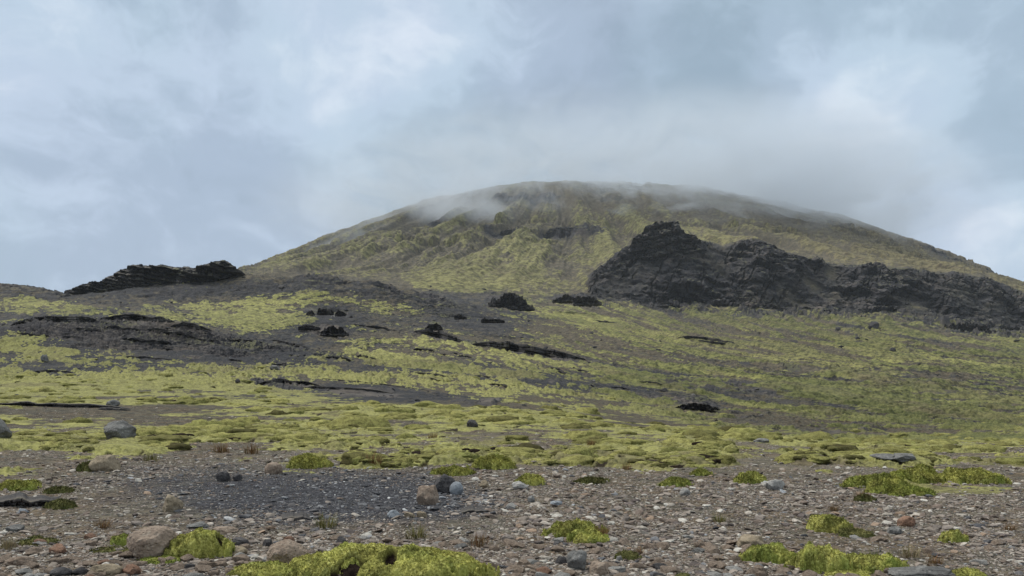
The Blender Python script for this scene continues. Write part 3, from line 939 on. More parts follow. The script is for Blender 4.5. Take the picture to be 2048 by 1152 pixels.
def rock_shape(seed, sub=3, planes=14, cut=0.72, rough=0.10, fine=0.03):
    r = np.random.RandomState(seed)
    v, f = ICO[sub]
    v = v.copy()
    v *= (1 + rough * 1.3 * fbm3(v[:, 0] * 1.1 + seed, v[:, 1] * 1.1, v[:, 2] * 1.1 + 5, 2))[:, None]
    for k in range(planes):
        n = r.normal(size=3); n /= np.linalg.norm(n)
        o = cut + 0.25 * r.rand()
        dd = v @ n - o
        v -= np.clip(dd, 0, None)[:, None] * n[None] * 0.97
    v *= (1 + rough * 0.55 * fbm3(v[:, 0] * 2.6 + seed, v[:, 1] * 2.6 + 3, v[:, 2] * 2.6, 3, 0.55))[:, None]
    if fine:
        v *= (1 + fine * fbm3(v[:, 0] * 9 + seed, v[:, 1] * 9, v[:, 2] * 9, 3, 0.6))[:, None]
    e = np.abs(v).max(0)
    return v / e, f


PLACED = []


def boulder(name, px, pyb, w, h, m, label, cat='boulder', seed=1, dep=0.85, sub=5, planes=11, cut=0.64, rough=0.14, rot=0.0, sink=0.30, group=None, tilt=0.0, fine=0.03, ahead=0.0):
    g = ground_at(px, pyb)
    d = g[1] - ahead
    wx, hz = w / F * d / 2, h / F * d
    v, f = rock_shape(seed, sub, planes, cut, rough, fine)
    full = hz / (1 - sink)
    v = v * np.array([wx, wx * dep, full / 2])
    if tilt:
        c, s = math.cos(tilt), math.sin(tilt)
        v = np.stack([v[:, 0] * c - v[:, 2] * s, v[:, 1], v[:, 0] * s + v[:, 2] * c], -1)
    c, s = math.cos(rot), math.sin(rot)
    v = np.stack([v[:, 0] * c - v[:, 1] * s * 0.5, v[:, 0] * s * 0.5 + v[:, 1] * c, v[:, 2]], -1)
    me = mesh_from(name, v, tris=f)
    o = link(name, me, m)
    x, y = (px - CX) / F * (d + wx * dep * 0.6), d + wx * dep * 0.6
    zg = float(g[2])
    o.location = (x, y, zg - full * sink + full / 2)
    PLACED.append((x, y, wx))
    tagit(o, label, cat, group)
    return o


B = boulder
B('boulder', 306, 1120, 98, 62, M_brown, 'brown grey boulder with a ridged face, resting left of a yellow moss clump', seed=11, planes=8, cut=0.72, rough=0.12, fine=0.03, sub=6, sink=0.2)
B('boulder', 573, 1142, 86, 58, M_brown, 'brown boulder wedged against the left end of the largest moss mound', seed=23, planes=7, cut=0.72, rough=0.12, fine=0.03, sub=6, sink=0.2)
B('boulder', 343, 1024, 48, 34, M_tan, 'tan rounded rock alone on the dark gravel, left of centre', seed=31, planes=9)
B('boulder', 212, 943, 66, 32, M_tan, 'olive tan wedge shaped rock with mossy peat on its left side', seed=47, planes=7, cut=0.6)
B('boulder', 238, 875, 62, 34, M_grey, 'large grey angular boulder on the mossy rise near the left edge', seed=53, planes=10, cut=0.66)
B('boulder', -8, 876, 62, 46, M_grey, 'grey lichened boulder cut off by the left edge of the view', seed=61, planes=8)
B('boulder', 547, 949, 37, 24, M_brown, 'smooth round brown stone at the edge of the dark gravel', seed=71, planes=4, cut=0.9, rough=0.05)
B('boulder', 446, 964, 34, 22, M_dark, 'dark rough rock at the upper edge of the dark gravel', seed=73)
B('boulder', 476, 962, 20, 14, M_dark, 'small dark rock touching the right side of a larger dark rock', seed=79)
B('boulder', 857, 1010, 48, 43, M_brown, 'knobbly brown grey rock standing in front of a darker one', seed=83, planes=12, rough=0.16, cut=0.8)
B('boulder', 886, 987, 58, 38, M_dark, 'dark brown broken rock behind the knobbly brown one', seed=89, planes=12, rough=0.2)
B('boulder', 913, 989, 30, 25, M_blue, 'pale blue grey smooth stone right of the dark brown rock', seed=97, planes=5, cut=0.8, rough=0.05)
B('boulder', 1040, 980, 36, 17, M_pale, 'pale pinkish stone beside a low moss clump in mid foreground', seed=101)
B('boulder', 967, 976, 24, 16, M_tan, 'buff knobbly stone between the blue grey and the pinkish stone', seed=103)
B('boulder', 945, 855, 24, 16, M_dark, 'small dark boulder among the moss cushions above centre foreground', seed=107)
B('boulder', 1806, 924, 50, 17, M_grey, 'grey lichen covered boulder half buried in moss on the right', seed=109, planes=16, rough=0.18)
B('boulder', 1770, 921, 60, 10, M_grey, 'flat grey rock sheet running left from the lichened boulder', seed=113, planes=16, rough=0.15)
B('boulder', 1523, 885, 34, 8, M_grey, 'flat grey stone lying in the moss near the brow of the slope', seed=127, planes=6)
B('boulder', 1549, 980, 40, 22, M_pale, 'pale topped rock at the moss edge, right of centre', seed=131, cut=0.6)
B('boulder', 1497, 1099, 58, 29, M_tan, 'flat tan rock with moss growing against its right side', seed=137, cut=0.6, dep=1.0)
B('boulder', 1156, 1144, 48, 42, M_grey, 'pointed dark grey rock at the bottom of the view', seed=139, planes=8, cut=0.55, rough=0.16)
B('boulder', 1198, 1152, 44, 26, M_brown, 'low brown grey rock right of the pointed one at the bottom', seed=149)
B('boulder', 1812, 1054, 36, 20, M_rust, 'reddish brown block on the gravel at the right', seed=151, cut=0.6)
B('boulder', 1788, 1069, 32, 15, M_grey, 'flattish grey stone just left below the reddish block', seed=153, cut=0.6)
B('boulder', 1838, 1156, 134, 20, M_grey, 'wide flat grey slab at the bottom right between two moss patches', seed=157, cut=0.55, dep=0.6, planes=18)
B('boulder', 208, 1154, 78, 22, M_tan, 'flat ochre rock at the bottom left, wider of a pair', seed=163, cut=0.6)
B('boulder', 266, 1151, 42, 22, M_rust, 'flat rusty ochre rock, narrower of a pair at the bottom left', seed=167, cut=0.6)
B('boulder', 122, 1152, 42, 15, M_dark, 'dark oval stone on the bottom edge at the left', seed=173, planes=4, cut=0.85, rough=0.05)
B('boulder', 45, 1132, 60, 18, M_brown, 'low brown stone half sunk in gravel in the bottom left corner', seed=179)
B('boulder', 118, 1110, 36, 20, M_rust, 'rusty brown angular stone at the left, above the corner stones', seed=181)
B('boulder', 30, 1066, 36, 15, M_grey, 'flat grey green stone near the left edge below the dark slab', seed=191, cut=0.6)
B('boulder', 47, 1027, 22, 10, M_blue, 'small greenish grey stone directly below the dark slab', seed=193)
B('boulder', 398, 1058, 46, 12, M_grey, 'flat grey stone behind the yellow moss clump', seed=197, cut=0.6)
B('boulder', 446, 1068, 60, 14, M_brown, 'flat pinkish brown stone behind the right end of the moss clump', seed=199, cut=0.6)
B('boulder', 468, 1114, 60, 18, M_tan, 'flat tan stone in front of the right end of the moss clump', seed=211, cut=0.6)
B('boulder', 480, 1092, 38, 15, M_dark, 'dark brown sloping stone at the tip of the yellow moss clump', seed=223)
B('boulder', 1370, 992, 22, 16, M_pale, 'pale disc shaped stone tilted on the gravel right of centre', seed=227, planes=5, rough=0.05)
B('boulder', 1063, 1005, 16, 15, M_grey, 'upright grey stone on the dark gravel at the centre', seed=229)
B('boulder', 1022, 1020, 24, 13, M_pale, 'whitish angular stone at the right end of the dark gravel', seed=233)
B('boulder', 1112, 1011, 26, 8, M_blue, 'pale flat stone by the small dark bank at the centre', seed=239)
B('boulder', 788, 1035, 28, 14, M_blue, 'grey rounded stone, leftmost of three in a row below the dark gravel', seed=241, planes=4)
B('boulder', 818, 1035, 24, 12, M_tan, 'yellowish stone, middle of three in a row below the dark gravel', seed=251)
B('boulder', 845, 1036, 24, 13, M_tan, 'yellowish white stone, rightmost of three in a row below dark gravel', seed=257)
B('boulder', 90, 724, 17, 14, M_grey, 'small grey boulder on the dark band at the left', seed=263)
B('boulder', 224, 812, 30, 15, M_grey, 'grey boulder perched above the long ledge at the left', seed=269)
B('boulder', 1748, 659, 26, 15, M_dark, 'largest dark boulder on the green scree below the cliff', seed=271)
B('boulder', 1675, 662, 12, 9, M_dark, 'small dark boulder left of the largest one on the scree', seed=277)
B('boulder', 1785, 704, 13, 9, M_dark, 'dark boulder lowest on the green scree below the cliff', seed=281)
B('boulder', 1715, 681, 10, 6, M_dark, 'tiny dark boulder below the largest one on the scree', seed=283)
B('boulder', 1328, 784, 18, 8, M_dark, 'small dark rock on the grey gravel patch of the middle slope', seed=287)
B('boulder', 476, 766, 12, 9, M_dark, 'small dark rock on the dark band left of centre', seed=293)
B('boulder', 549, 738, 20, 8, M_grey, 'small pale grey rock at the foot of the dark hump', seed=307)


# ------------------------------------------------------------------ crags and ledges of layered lava
def crag(name, top, base_y, d, thick, label, cat='rock outcrop', beds=6, jag=0.12, n=None, m=48, seed=1, over=0.25, parent=None, dip=0.0, bump=0.5, stepk=0.22, nolow=False):
    """top: [(px,row)] outline of the crest; base_y: row(s) of the foot; d: distance; thick: metres front to back"""
    xs = [p[0] for p in top]
    n = n or int(max(40, (xs[-1] - xs[0]) / 0.9))
    px = np.linspace(xs[0], xs[-1], n)
    ty = np.interp(px, xs, [p[1] for p in top])
    by = np.interp(px, [b[0] for b in base_y], [b[1] for b in base_y]) if isinstance(base_y, list) else np.full(n, float(base_y))
    s = np.linspace(0, 1, n)
    unit = d / F
    wx = (px - CX) * unit
    zt = CAMZ + (HY - ty) * unit
    if d < 860 and not nolow:
        ty = by - (by - ty) * (0.66 if d < 480 else 0.8)
        zt = CAMZ + (HY - ty) * unit
    zb = CAMZ + (HY - by) * unit - 1.5 * unit
    H = np.maximum(zt - zb, 0.2 * unit)
    Hm = H.max()
    zt = zt + Hm * jag * 0.45 * (fbm(px / (24 if d >= 860 or nolow else max(3.0, (xs[-1] - xs[0]) / 7)), px * 0 + seed, 1.0, 4, seed, 0.6)) * np.clip(H / Hm * 2, 0, 1)
    end = np.sin(np.pi * np.clip(s, 0, 1)) ** 0.5
    vv = np.concatenate([np.linspace(0, 1, m), 1 + np.linspace(0.04, 1, 16)])
    S = np.repeat(wx[:, None], len(vv), 1)
    vf = np.clip(vv, 0, 1)[None]
    vb = np.clip(vv - 1, 0, 1)[None]
    Zc = zb[:, None] + (zt - zb)[:, None] * vf - vb ** 1.6 * (zt - zb)[:, None] * 1.1
    # beds: the face steps in and out from bed to bed
    q = (Zc + dip * S) / Hm * beds + 0.6 * fbm(S / Hm, Zc / Hm, 2.0, 3, seed + 5) 
    fq = np.floor(q)
    fr = q - fq
    hsh = TAB[(fq.astype(int) * 7 + seed) & 255, (fq.astype(int) * 3 + 11) & 255]
    step = hsh * 0.5 + 0.60 * ((1 - fr) ** 1.4) + 0.25 * TAB[(np.floor(S / Hm * 3 + hsh * 4).astype(int)) & 255, (fq.astype(int) + seed) & 255]
    bulge = (0.25 + over * vf) * end[:, None]
    k3 = fbm3(S / Hm * 1.4 + seed, Zc / Hm * 1.6, S * 0 + 2.5, 5, 0.6)
    k4 = fbm3(S / Hm * 6 + seed, Zc / Hm * 6, S * 0 + 4.5, 4, 0.65)
    yy = d - thick * 0.5 * bulge - Hm * (stepk * step + bump * k3 + bump * 0.32 * k4) * (1 - vb) * np.minimum(1, H / Hm * 2)[:, None]
    yy = yy + vb * thick * (0.4 + 0.6 * end[:, None])
    Zc = Zc + Hm * jag * 0.4 * k4 * (vf > 0.3)
    co = np.stack([S * yy / d, yy, Zc], -1)
    mm = len(vv)
    idx = np.arange(n * mm).reshape(n, mm)
    Q = np.stack([idx[:-1, :-1], idx[1:, :-1], idx[1:, 1:], idx[:-1, 1:]], -1).reshape(-1, 4)
    org = co.reshape(-1, 3).mean(0); org[2] = co[..., 2].min()
    me = mesh_from(name, co.reshape(-1, 3) - org, quads=Q)
    try:
        me.set_sharp_from_angle(angle=radians(35))
    except Exception:
        pass
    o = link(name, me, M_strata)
    o.location = org
    tagit(o, label, cat)
    return o


crag('lava_crag', [(128, 583), (150, 577), (175, 570), (205, 565), (235, 562), (262, 566), (290, 571)], [(128, 585), (190, 585), (250, 580), (290, 574)], 490, 20,
     'low black tail of layered rock at the left end of the skyline crag', beds=4, seed=4, dip=0.15, bump=0.4, stepk=0.8, jag=0.22, nolow=True)
crag('lava_crag', [(192, 570), (215, 560), (232, 550), (243, 543), (256, 539), (280, 537), (300, 538), (330, 537), (352, 538), (375, 536), (388, 540), (410, 548), (430, 556)],
     [(192, 580), (250, 577), (300, 572), (350, 569), (430, 561)], 500, 34,
     'long black layered crag crowning the dark ridge on the left skyline', beds=5, seed=3, over=0.35, dip=0.10, bump=0.30, stepk=0.75, jag=0.05, nolow=True)
crag('lava_crag', [(352, 556), (372, 546), (388, 541), (405, 538), (425, 533), (446, 529), (456, 529), (462, 534), (474, 543), (492, 551)],
     [(352, 568), (420, 562), (492, 553)], 492, 26,
     'black overhanging beds rising to a nose at the right end of the skyline crag', beds=4, seed=12, over=0.8, dip=0.16, bump=0.30, stepk=0.80, jag=0.05, nolow=True)
crag('lava_crag', [(-20, 566), (10, 568), (30, 570), (70, 575), (100, 580), (110, 583)], 585, 498, 14,
     'low black rocky rim on the skyline at the left edge', beds=3, seed=5, nolow=True)
crag('lava_crag', [(1254, 503), (1266, 486), (1278, 472), (1288, 462), (1297, 453), (1310, 450), (1330, 451), (1345, 448), (1357, 449), (1360, 460),
                   (1372, 470), (1388, 474), (1400, 484), (1414, 494)],
     [(1254, 510), (1300, 520), (1350, 516), (1414, 502)], 990, 60,
     'tall black crag rising to a blunt head above the dark cliff', beds=7, seed=9, over=0.4, jag=0.05, bump=0.60, stepk=0.32, dip=-0.25)
for i, (top, by, d, lab) in enumerate([
    ([(612, 628), (617, 620), (624, 618), (630, 626)], 629, 335, 'black rock at the left end of the small dark knoll crest'),
    ([(634, 626), (636, 615), (648, 612), (660, 613), (668, 620)], 627, 338, 'blocky black rock in the middle of the dark knoll crest'),
    ([(670, 625), (676, 617), (686, 618), (692, 628)], 630, 336, 'black rock at the right end of the small dark knoll crest'),
    ([(596, 652), (606, 648), (620, 646), (634, 650), (641, 655)], 658, 300, 'low black rock at the foot of the small dark knoll'),
    ([(640, 664), (650, 650), (662, 645), (680, 648), (692, 660), (698, 668)], 670, 290, 'knobbly dark outcrop in front of the small dark knoll'),
    ([(908, 632), (912, 626), (920, 625), (926, 630), (934, 634)], 636, 345, 'small black pinnacle on the grey mound at the centre'),
    ([(962, 636), (968, 632), (980, 636), (1000, 636), (1010, 641)], 643, 345, 'thin black rocks at the right end of the grey mound'),
    ([(850, 654), (860, 644), (872, 642), (882, 650), (886, 656)], 658, 320, 'dark rounded knob left of the grey mound'),
    ([(976, 606), (990, 594), (1010, 586), (1030, 585), (1046, 590), (1048, 600), (1070, 618)], 618, 600, 'dark jagged outcrop on the slope below the centre of the mountain'),
    ([(1104, 601), (1120, 592), (1136, 587), (1146, 590), (1152, 600)], 603, 650, 'sloping black outcrop below the grey scree of the mountain'),
    ([(1146, 596), (1156, 590), (1175, 589), (1192, 593), (1203, 602)], 608, 640, 'blocky black outcrop touching the right side of the sloping one'),
    ([(1320, 608), (1322, 590), (1330, 582), (1336, 586), (1338, 606)], 612, 870, 'upright black rock pillar at the foot of the cliff'),
    ([(952, 806), (962, 791), (975, 788), (990, 791), (998, 800), (1000, 808)], 811, 108, 'weathered stack of layered rock in the moss of the middle slope'),
    ([(1348, 812), (1370, 800), (1395, 800), (1420, 806), (1440, 816)], 819, 120, 'smooth dark whaleback outcrop with an undercut right end'),
    ([(1700, 628), (1720, 624), (1760, 632), (1800, 640), (1835, 652), (1840, 664)], 664, 850, 'scattered dark rocks spilling below the cliff toward the right'),
    ([(1870, 645), (1900, 636), (1940, 640), (1975, 650), (2010, 668), (2050, 686)], 682, 830, 'dark craggy rib below the cliff at the right edge'),
    ([(1962, 548), (1966, 541), (1978, 542), (1981, 555), (1984, 558)], 560, 2060, 'square topped rock notch on the mountain skyline at the right'),
    ([(1090, 470), (1100, 458), (1130, 456), (1160, 459), (1190, 458), (1218, 464), (1222, 470)], 473, 1500, 'dark broken rock band high on the mountain face'),
    ([(1000, 464), (1015, 460), (1045, 462), (1062, 466)], 468, 1500, 'short dark rock step left of the high rock band'),
    ([(1060, 396), (1078, 386), (1100, 388), (1112, 398)], 404, 1900, 'dark knob of rock just below the summit rim'),
]):
    crag('rock_outcrop', top, by, d, (top[-1][0] - top[0][0]) * d / F * 0.45, lab, beds=5, seed=20 + i * 3, jag=0.40 if d < 860 else 0.06, bump=0.7 if d < 860 else 0.42, stepk=0.22 if d < 860 else 0.5, m=48 if d < 860 else 110)


def ledge(name, pts, h, label, layers=3, seed=1, back=6.0, m=None):
    """undercut beds of slab rock following the ground from one photo point to another"""
    G = []
    xs = np.arange(pts[0][0], pts[-1][0] + 0.1, 2.0)
    ys = np.interp(xs, [p[0] for p in pts], [p[1] for p in pts])
    G = np.array([ground_at(a, b) for a, b in zip(xs, ys)])
    n = len(G)
    k = 9
    ker = np.ones(k) / k
    for j in (1, 2):
        G[:, j] = np.convolve(np.pad(G[:, j], k // 2, mode='edge'), ker, 'valid')
    G[:, 0] = (xs - CX) / F * G[:, 1]
    s = np.linspace(0, 1, n)
    env = np.minimum(1, np.sin(np.pi * s) ** 0.6 * 1.15)
    d = G[:, 1]
    H = h / F * d * env * (0.8 + 0.3 * vn(s * 9, s * 0 + seed, seed))
    vs, qs = [], []
    off = 0
    z = G[:, 2] - 0.15 * H
    for L in range(layers):
        tL = H / layers * 1.12
        jut = H * (0.25 + 0.55 * L / max(1, layers - 1)) + 0.35 * H * vn(s * n * 0.11, s * 0 + L * 5, seed + L) + 0.2 * H * np.sign(vn(s * n * 0.3, s * 0 + L * 5 + 9, seed + L))
        gap = 0.82
        y0 = d - jut
        bk = d + back * H + 0.3
        z0 = z + L * H / layers * 1.15
        z1 = z0 + tL * gap
        fx = lambda yy: G[:, 0] * yy / d
        rim = 0.12 * tL * vn(s * n * 0.5, s * 0 + L, seed + 3 + L)
        prof = [(bk, z0), (y0 + 0.25 * H, z0), (y0 + 0.04 * H, z0 + 0.1 * tL), (y0, z0 + 0.5 * tL + rim), (y0 + 0.03 * H, z1 + rim), (y0 + 0.15 * H, z1 + 0.06 * tL + rim), (bk, z1 + 0.06 * tL)]
        for yy, zz in prof:
            vs.append(np.stack([fx(yy), yy + 0 * zz, zz], -1))
        K = len(prof)
        for a in range(K):
            b = (a + 1) % K
            i = np.arange(n - 1)
            qs.append(np.stack([off + a * n + i, off + b * n + i, off + b * n + i + 1, off + a * n + i + 1], -1))
        # close the ends
        for e in (0, n - 1):
            ring = [off + a * n + e for a in range(K)]
            for a in range(1, K - 2, 2):
                qs.append(np.array([[ring[0], ring[a], ring[a + 1], ring[min(a + 2, K - 1)]]]))
        off += K * n
    co = np.concatenate(vs); q = np.concatenate(qs)
    org = co.mean(0); org[2] = co[:, 2].min()
    me = mesh_from(name, co - org, quads=q, smooth=False)
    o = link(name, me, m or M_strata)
    o.location = org
    tagit(o, label, 'rock ledge')
    return o


ledge('rock_ledge', [(944, 690), (1000, 698), (1060, 707), (1110, 714), (1172, 721)], 18, 'longest black ledge slanting across the middle of the slope', 3, 3)
ledge('rock_ledge', [(826, 665), (860, 672), (900, 680), (926, 684)], 14, 'short black ledge up and left of the longest one', 2, 5)
ledge('rock_ledge', [(1354, 676), (1400, 678), (1440, 684), (1470, 687)], 6, 'thin black ledge on the right slope, upper of two', 2, 7)
ledge('rock_ledge', [(1396, 683), (1420, 687), (1452, 690)], 5, 'thin black ledge on the right slope, lower of two', 2, 8)
ledge('rock_ledge', [(-20, 810), (60, 812), (130, 815), (210, 816), (262, 819)], 9, 'long dark undercut ledge in the moss at the left edge', 2, 9)
ledge('rock_ledge', [(196, 819), (225, 821), (262, 822)], 7, 'short thick slab at the right end of the long left ledge', 1, 10)
ledge('rock_ledge', [(515, 770), (560, 764), (590, 767), (640, 772)], 8, 'black broken ledge on the dark band left of centre', 3, 11)
ledge('rock_ledge', [(600, 776), (660, 778), (720, 781), (790, 788)], 6, 'thin black ledge running right along the dark band', 2, 12)
ledge('rock_ledge', [(640, 757), (720, 765), (800, 774), (870, 783)], 3, 'hairline ledge above the dark band at the centre', 1, 13)
ledge('rock_ledge', [(915, 713), (945, 716)], 5, 'small dark slab below the gap between the two centre ledges', 2, 14)
ledge('rock_ledge', [(826, 700), (850, 702), (870, 704)], 6, 'small grey slabs in the moss left of the longest ledge', 3, 15)
ledge('rock_ledge', [(1092, 736), (1125, 741)], 4, 'small ledge under the right end of the longest one', 1, 16)
ledge('rock_ledge', [(1152, 740), (1180, 746)], 4, 'tiny ledge at the lower right of the longest one', 1, 17)
ledge('rock_ledge', [(22, 651), (60, 643), (90, 641), (140, 643), (195, 643)], 12, 'black slabs along the left crest of the dark hump', 3, 18)
ledge('rock_ledge', [(200, 639), (250, 638), (300, 642), (350, 645)], 11, 'black slabs along the right crest of the dark hump', 3, 19)
ledge('rock_ledge', [(252, 680), (300, 687), (345, 690)], 9, 'black stepped slabs in the middle of the dark hump', 3, 20)
ledge('rock_ledge', [(340, 655), (370, 654), (400, 660), (430, 664)], 8, 'grey brown slabs on the right shoulder of the dark hump', 3, 21)
ledge('rock_ledge', [(250, 714), (300, 718), (345, 720)], 5, 'low black ledge under the dark hump', 1, 22)
ledge('rock_ledge', [(540, 680), (580, 690), (620, 697)], 5, 'dark ledge on the long right tail of the hump', 2, 23)
ledge('rock_ledge', [(60, 745), (110, 744), (150, 746)], 5, 'low dark ledge in the black band at the far left', 1, 24)
ledge('rock_ledge', [(1185, 642), (1240, 648)], 3, 'short thin ledge high on the slope right of centre', 1, 25)
ledge('rock_ledge', [(700, 650), (760, 658), (800, 664)], 5, 'dark ledge leading to the left centre ledge', 2, 26)
rl = random.Random(4)
for k in range(26):
    if k < 16:
        ax = rl.uniform(20, 560); ay = 648 + 0.06 * ax * (ax > 380) + rl.uniform(4, 56)
    else:
        ax = rl.uniform(560, 1300); ay = 690 + (ax - 560) * 0.07 + rl.uniform(-16, 50)
    lw = rl.uniform(22, 70)
    ledge('rock_ledge', [(ax, ay), (ax + lw * 0.5, ay + lw * 0.05 + rl.uniform(-1, 1)), (ax + lw, ay + lw * (0.08 if k < 16 else 0.13))], rl.uniform(2.5, 5.5),
          'thin dark slab edge jutting from the dark layered hump' if k < 16 else 'thin dark slab edge poking out of the mossy middle slope', rl.choice((1, 2, 3)), 40 + k)
for o_ in COL.objects:
    if o_.get('label', '').startswith('thin dark slab edge'):
        o_['group'] = 'slab edges on the dark hump' if 'hump' in o_['label'] else 'slab edges in the middle slope'
# the flat slab at the left edge of the foreground
ledge('rock_slab', [(-30, 1012), (20, 1014), (60, 1015), (98, 1010), (120, 1004)], 20, 'dark layered flat slab at the left edge of the gravel', 3, 27, back=1.6)
ledge('rock_slab', [(560, 1040), (590, 1042), (625, 1040)], 9, 'dark overhanging flat stone at the lower edge of the dark gravel', 1, 28, back=2.0)
ledge('rock_slab', [(920, 1027), (950, 1026), (980, 1024)], 8, 'thin dark stone strips at the right of the dark gravel', 2, 29, back=2.0)


# ------------------------------------------------------------------ moss mounds
def mound(px, pyb, w, h, label, m=None, seed=1, holes=(), green=0.3, dep=0.75, fuzz=1.0, cat='moss mound', name='moss_mound', lumps=0.28, ragged=0.35):
    g = ground_at(px, pyb)
    d0 = g[1]
    wx = w / F * d0 / 2
    ly = wx * dep
    cy = d0 + ly * 0.85
    wx *= cy / d0
    cx = (px - CX) / F * cy
    rise = F * (CAMZ - float(g[2])) * (1 / d0 - 1 / cy)
    Hh = max(h - 0.85 * rise, 0.34 * h) / F * cy
    if m is M_moss2:
        Hh *= 0.7
    nx = int(np.clip(w * 1.1, 40, 420)); ny = int(nx * max(0.35, dep) * 0.7)
    u = np.linspace(-1.15, 1.15, nx)[None].repeat(ny, 0)
    v = np.linspace(-1.15, 1.15, ny)[:, None].repeat(nx, 1)
    x, y = cx + u * wx, cy + v * ly
    wob = 1 + ragged * fbm(u * 1.6 + seed, v * 1.6, 1.0, 6, seed, 0.68)
    r = np.hypot(u, v) / wob
    lump = fbm(u * 2.2 + seed * 3, v * 2.2, 1.0, 3, seed + 9)
    prof = np.clip(1 - r * r, 0, 1) ** 0.62 * (1 + lumps * 0.6 * lump)
    dmn = domes(x, y, max(0.10, wx * 0.28), seed)
    prof = prof * (0.88 + 0.16 * dmn)
    gz = height_at(x, y)
    pz = prof * Hh
    fine = fbm(x, y, 0.16, 4, seed + 4, 0.7)
    r = r + 0.16 * fine + 0.10 * fbm(x, y, 0.05, 2, seed + 6, 0.6)
    inside = sst(1 - r, 0.0, 0.16)
    hole = np.zeros_like(u)
    for hx, hy, hw, hh in holes:           # fractions of the mound, -1..1
        q = ((u - hx) / hw) ** 2 + ((v - hy) / hh) ** 2 + 0.5 * fbm(x, y, 0.12, 3, 5)
        hole = np.maximum(hole, sst(1.15 - q, 0, 0.35))
    z = gz + (pz + fine * 0.035 * min(1, Hh * 6)) * inside - 0.03 * (1 - inside) - hole * Hh * 0.35
    dead = sst(fbm(x, y, 0.5, 4, seed + 31, 0.6), 0.40, 0.85) * 0.35
    peat = np.clip(np.maximum(hole, dead * inside), 0, 1)
    rim = (1 - sst(1 - r, 0.02, 0.3))
    gr = np.clip(green + 0.6 * rim * (v < 0) + 0.5 * lump - 0.1, 0, 1)
    org = np.array([cx, cy, float(height_at(cx, cy))])
    co = np.stack([x, y, z], -1).reshape(-1, 3)
    idx = np.arange(nx * ny).reshape(ny, nx)
    keep = inside > 0.0
    q = np.stack([idx[:-1, :-1], idx[:-1, 1:], idx[1:, 1:], idx[1:, :-1]], -1)
    kq = keep[:-1, :-1] | keep[1:, 1:] | keep[:-1, 1:] | keep[1:, :-1]
    q = q[kq]
    tint = np.stack([peat, gr, np.clip(0.95 + 0.35 * fine, 0.5, 1.3)], -1).reshape(-1, 3)
    # short fronds all over
    rs_ = np.random.RandomState(seed + 100)
    area = wx * ly * 3.14
    nb = int(min(26000, area * 9000 * fuzz))
    cand = np.where((inside > 0.35).ravel() & (peat.ravel() < 0.5))[0]
    tris = np.zeros((0, 3), int)
    if nb and len(cand):
        pick = rs_.choice(cand, nb)
        base = co[pick] + np.stack([rs_.uniform(-1, 1, nb) * wx * 2.3 / nx, rs_.uniform(-1, 1, nb) * ly * 2.3 / ny, np.zeros(nb)], -1)
        dirv = np.stack([rs_.normal(0, .8, nb), rs_.normal(0, .8, nb), np.abs(rs_.normal(0.7, .4, nb))], -1)
        dirv /= np.linalg.norm(dirv, axis=1)[:, None]
        L = rs_.uniform(0.010, 0.030, nb)[:, None] * (d0 / 8.0)
        sd = np.cross(dirv, rs_.normal(size=(nb, 3))); sd /= np.linalg.norm(sd, axis=1)[:, None]
        wd = L * 0.22
        b3 = np.stack([base - sd * wd, base + sd * wd, base + dirv * L], 1).reshape(-1, 3)
        b3[:, 2] -= 0.002
        o0 = len(co)
        tris = o0 + np.arange(nb * 3).reshape(nb, 3)
        tv = tint[pick].copy()
        tv[:, 2] *= rs_.uniform(0.7, 1.35, nb); tv[:, 0] *= 0.5
        tint = np.concatenate([tint, np.repeat(tv, 3, 0)])
        co = np.concatenate([co, b3])
    me = mesh_from(name, co - org, tris=tris, quads=q)
    vcol(me, 'tint', tint)
    o = link(name, me, m or M_moss)
    o.location = org
    tagit(o, label, cat)
    return o


mound(790, 1172, 410, 70, 'largest yellow green moss mound with dark torn holes at bottom centre', seed=3, dep=0.55, ragged=0.22,
      holes=[(-0.36, -0.30, 0.16, 0.34), (-0.02, -0.35, 0.08, 0.25), (0.22, -0.1, 0.07, 0.1), (0.42, -0.22, 0.10, 0.12), (0.34, 0.35, 0.14, 0.10), (-0.5, -0.6, 0.12, 0.2)], green=0.12)
mound(650, 1160, 190, 46, 'low moss shoulder between the brown boulder and the largest mound', seed=4, dep=0.6, green=0.2)
mound(530, 1158, 150, 30, 'moss strip along the bottom edge left of the brown boulder', seed=6, dep=0.6, green=0.3)
mound(395, 1119, 132, 56, 'bright yellow moss clump pressed against the ridged brown boulder', seed=5, dep=0.7, green=0.05, holes=[(0.25, 0.55, 0.2, 0.1), (0.7, 0.1, 0.15, 0.2)])
mound(330, 1128, 110, 16, 'green moss apron at the foot of the ridged brown boulder', seed=8, green=0.9, m=M_moss)
mound(245, 1094, 56, 22, 'small moss clump on the left side of the ridged brown boulder', seed=9, green=0.6)
mound(225, 1108, 80, 12, 'dark low moss left of the ridged brown boulder', m=M_moss2, seed=10)
mound(1150, 1076, 122, 30, 'moss patch with reddish grass at its right end, centre right gravel', seed=11, green=0.35, ragged=0.5)
mound(1165, 1086, 90, 22, 'pale moss lobe below the patch with reddish grass', seed=12, green=0.25, ragged=0.5)
mound(1655, 1066, 96, 34, 'bright rounded moss hummock on the gravel at the right', seed=13, green=0.1)
mound(1708, 1076, 78, 22, 'dark green low plant cushion beside the bright right hummock', m=M_moss2, seed=14, name='plant_cushion', cat='plant cushion')
mound(1908, 1086, 62, 24, 'small moss clump with grass near the right edge', seed=15, green=0.25)
mound(1640, 1150, 130, 52, 'tall moss hump with a dark cleft at the bottom right', seed=16, green=0.3, holes=[(0.75, -0.1, 0.12, 0.5)], dep=0.6)
mound(1745, 1146, 140, 34, 'grassy moss hump right of the dark cleft at the bottom right', seed=17, green=0.5, dep=0.6)
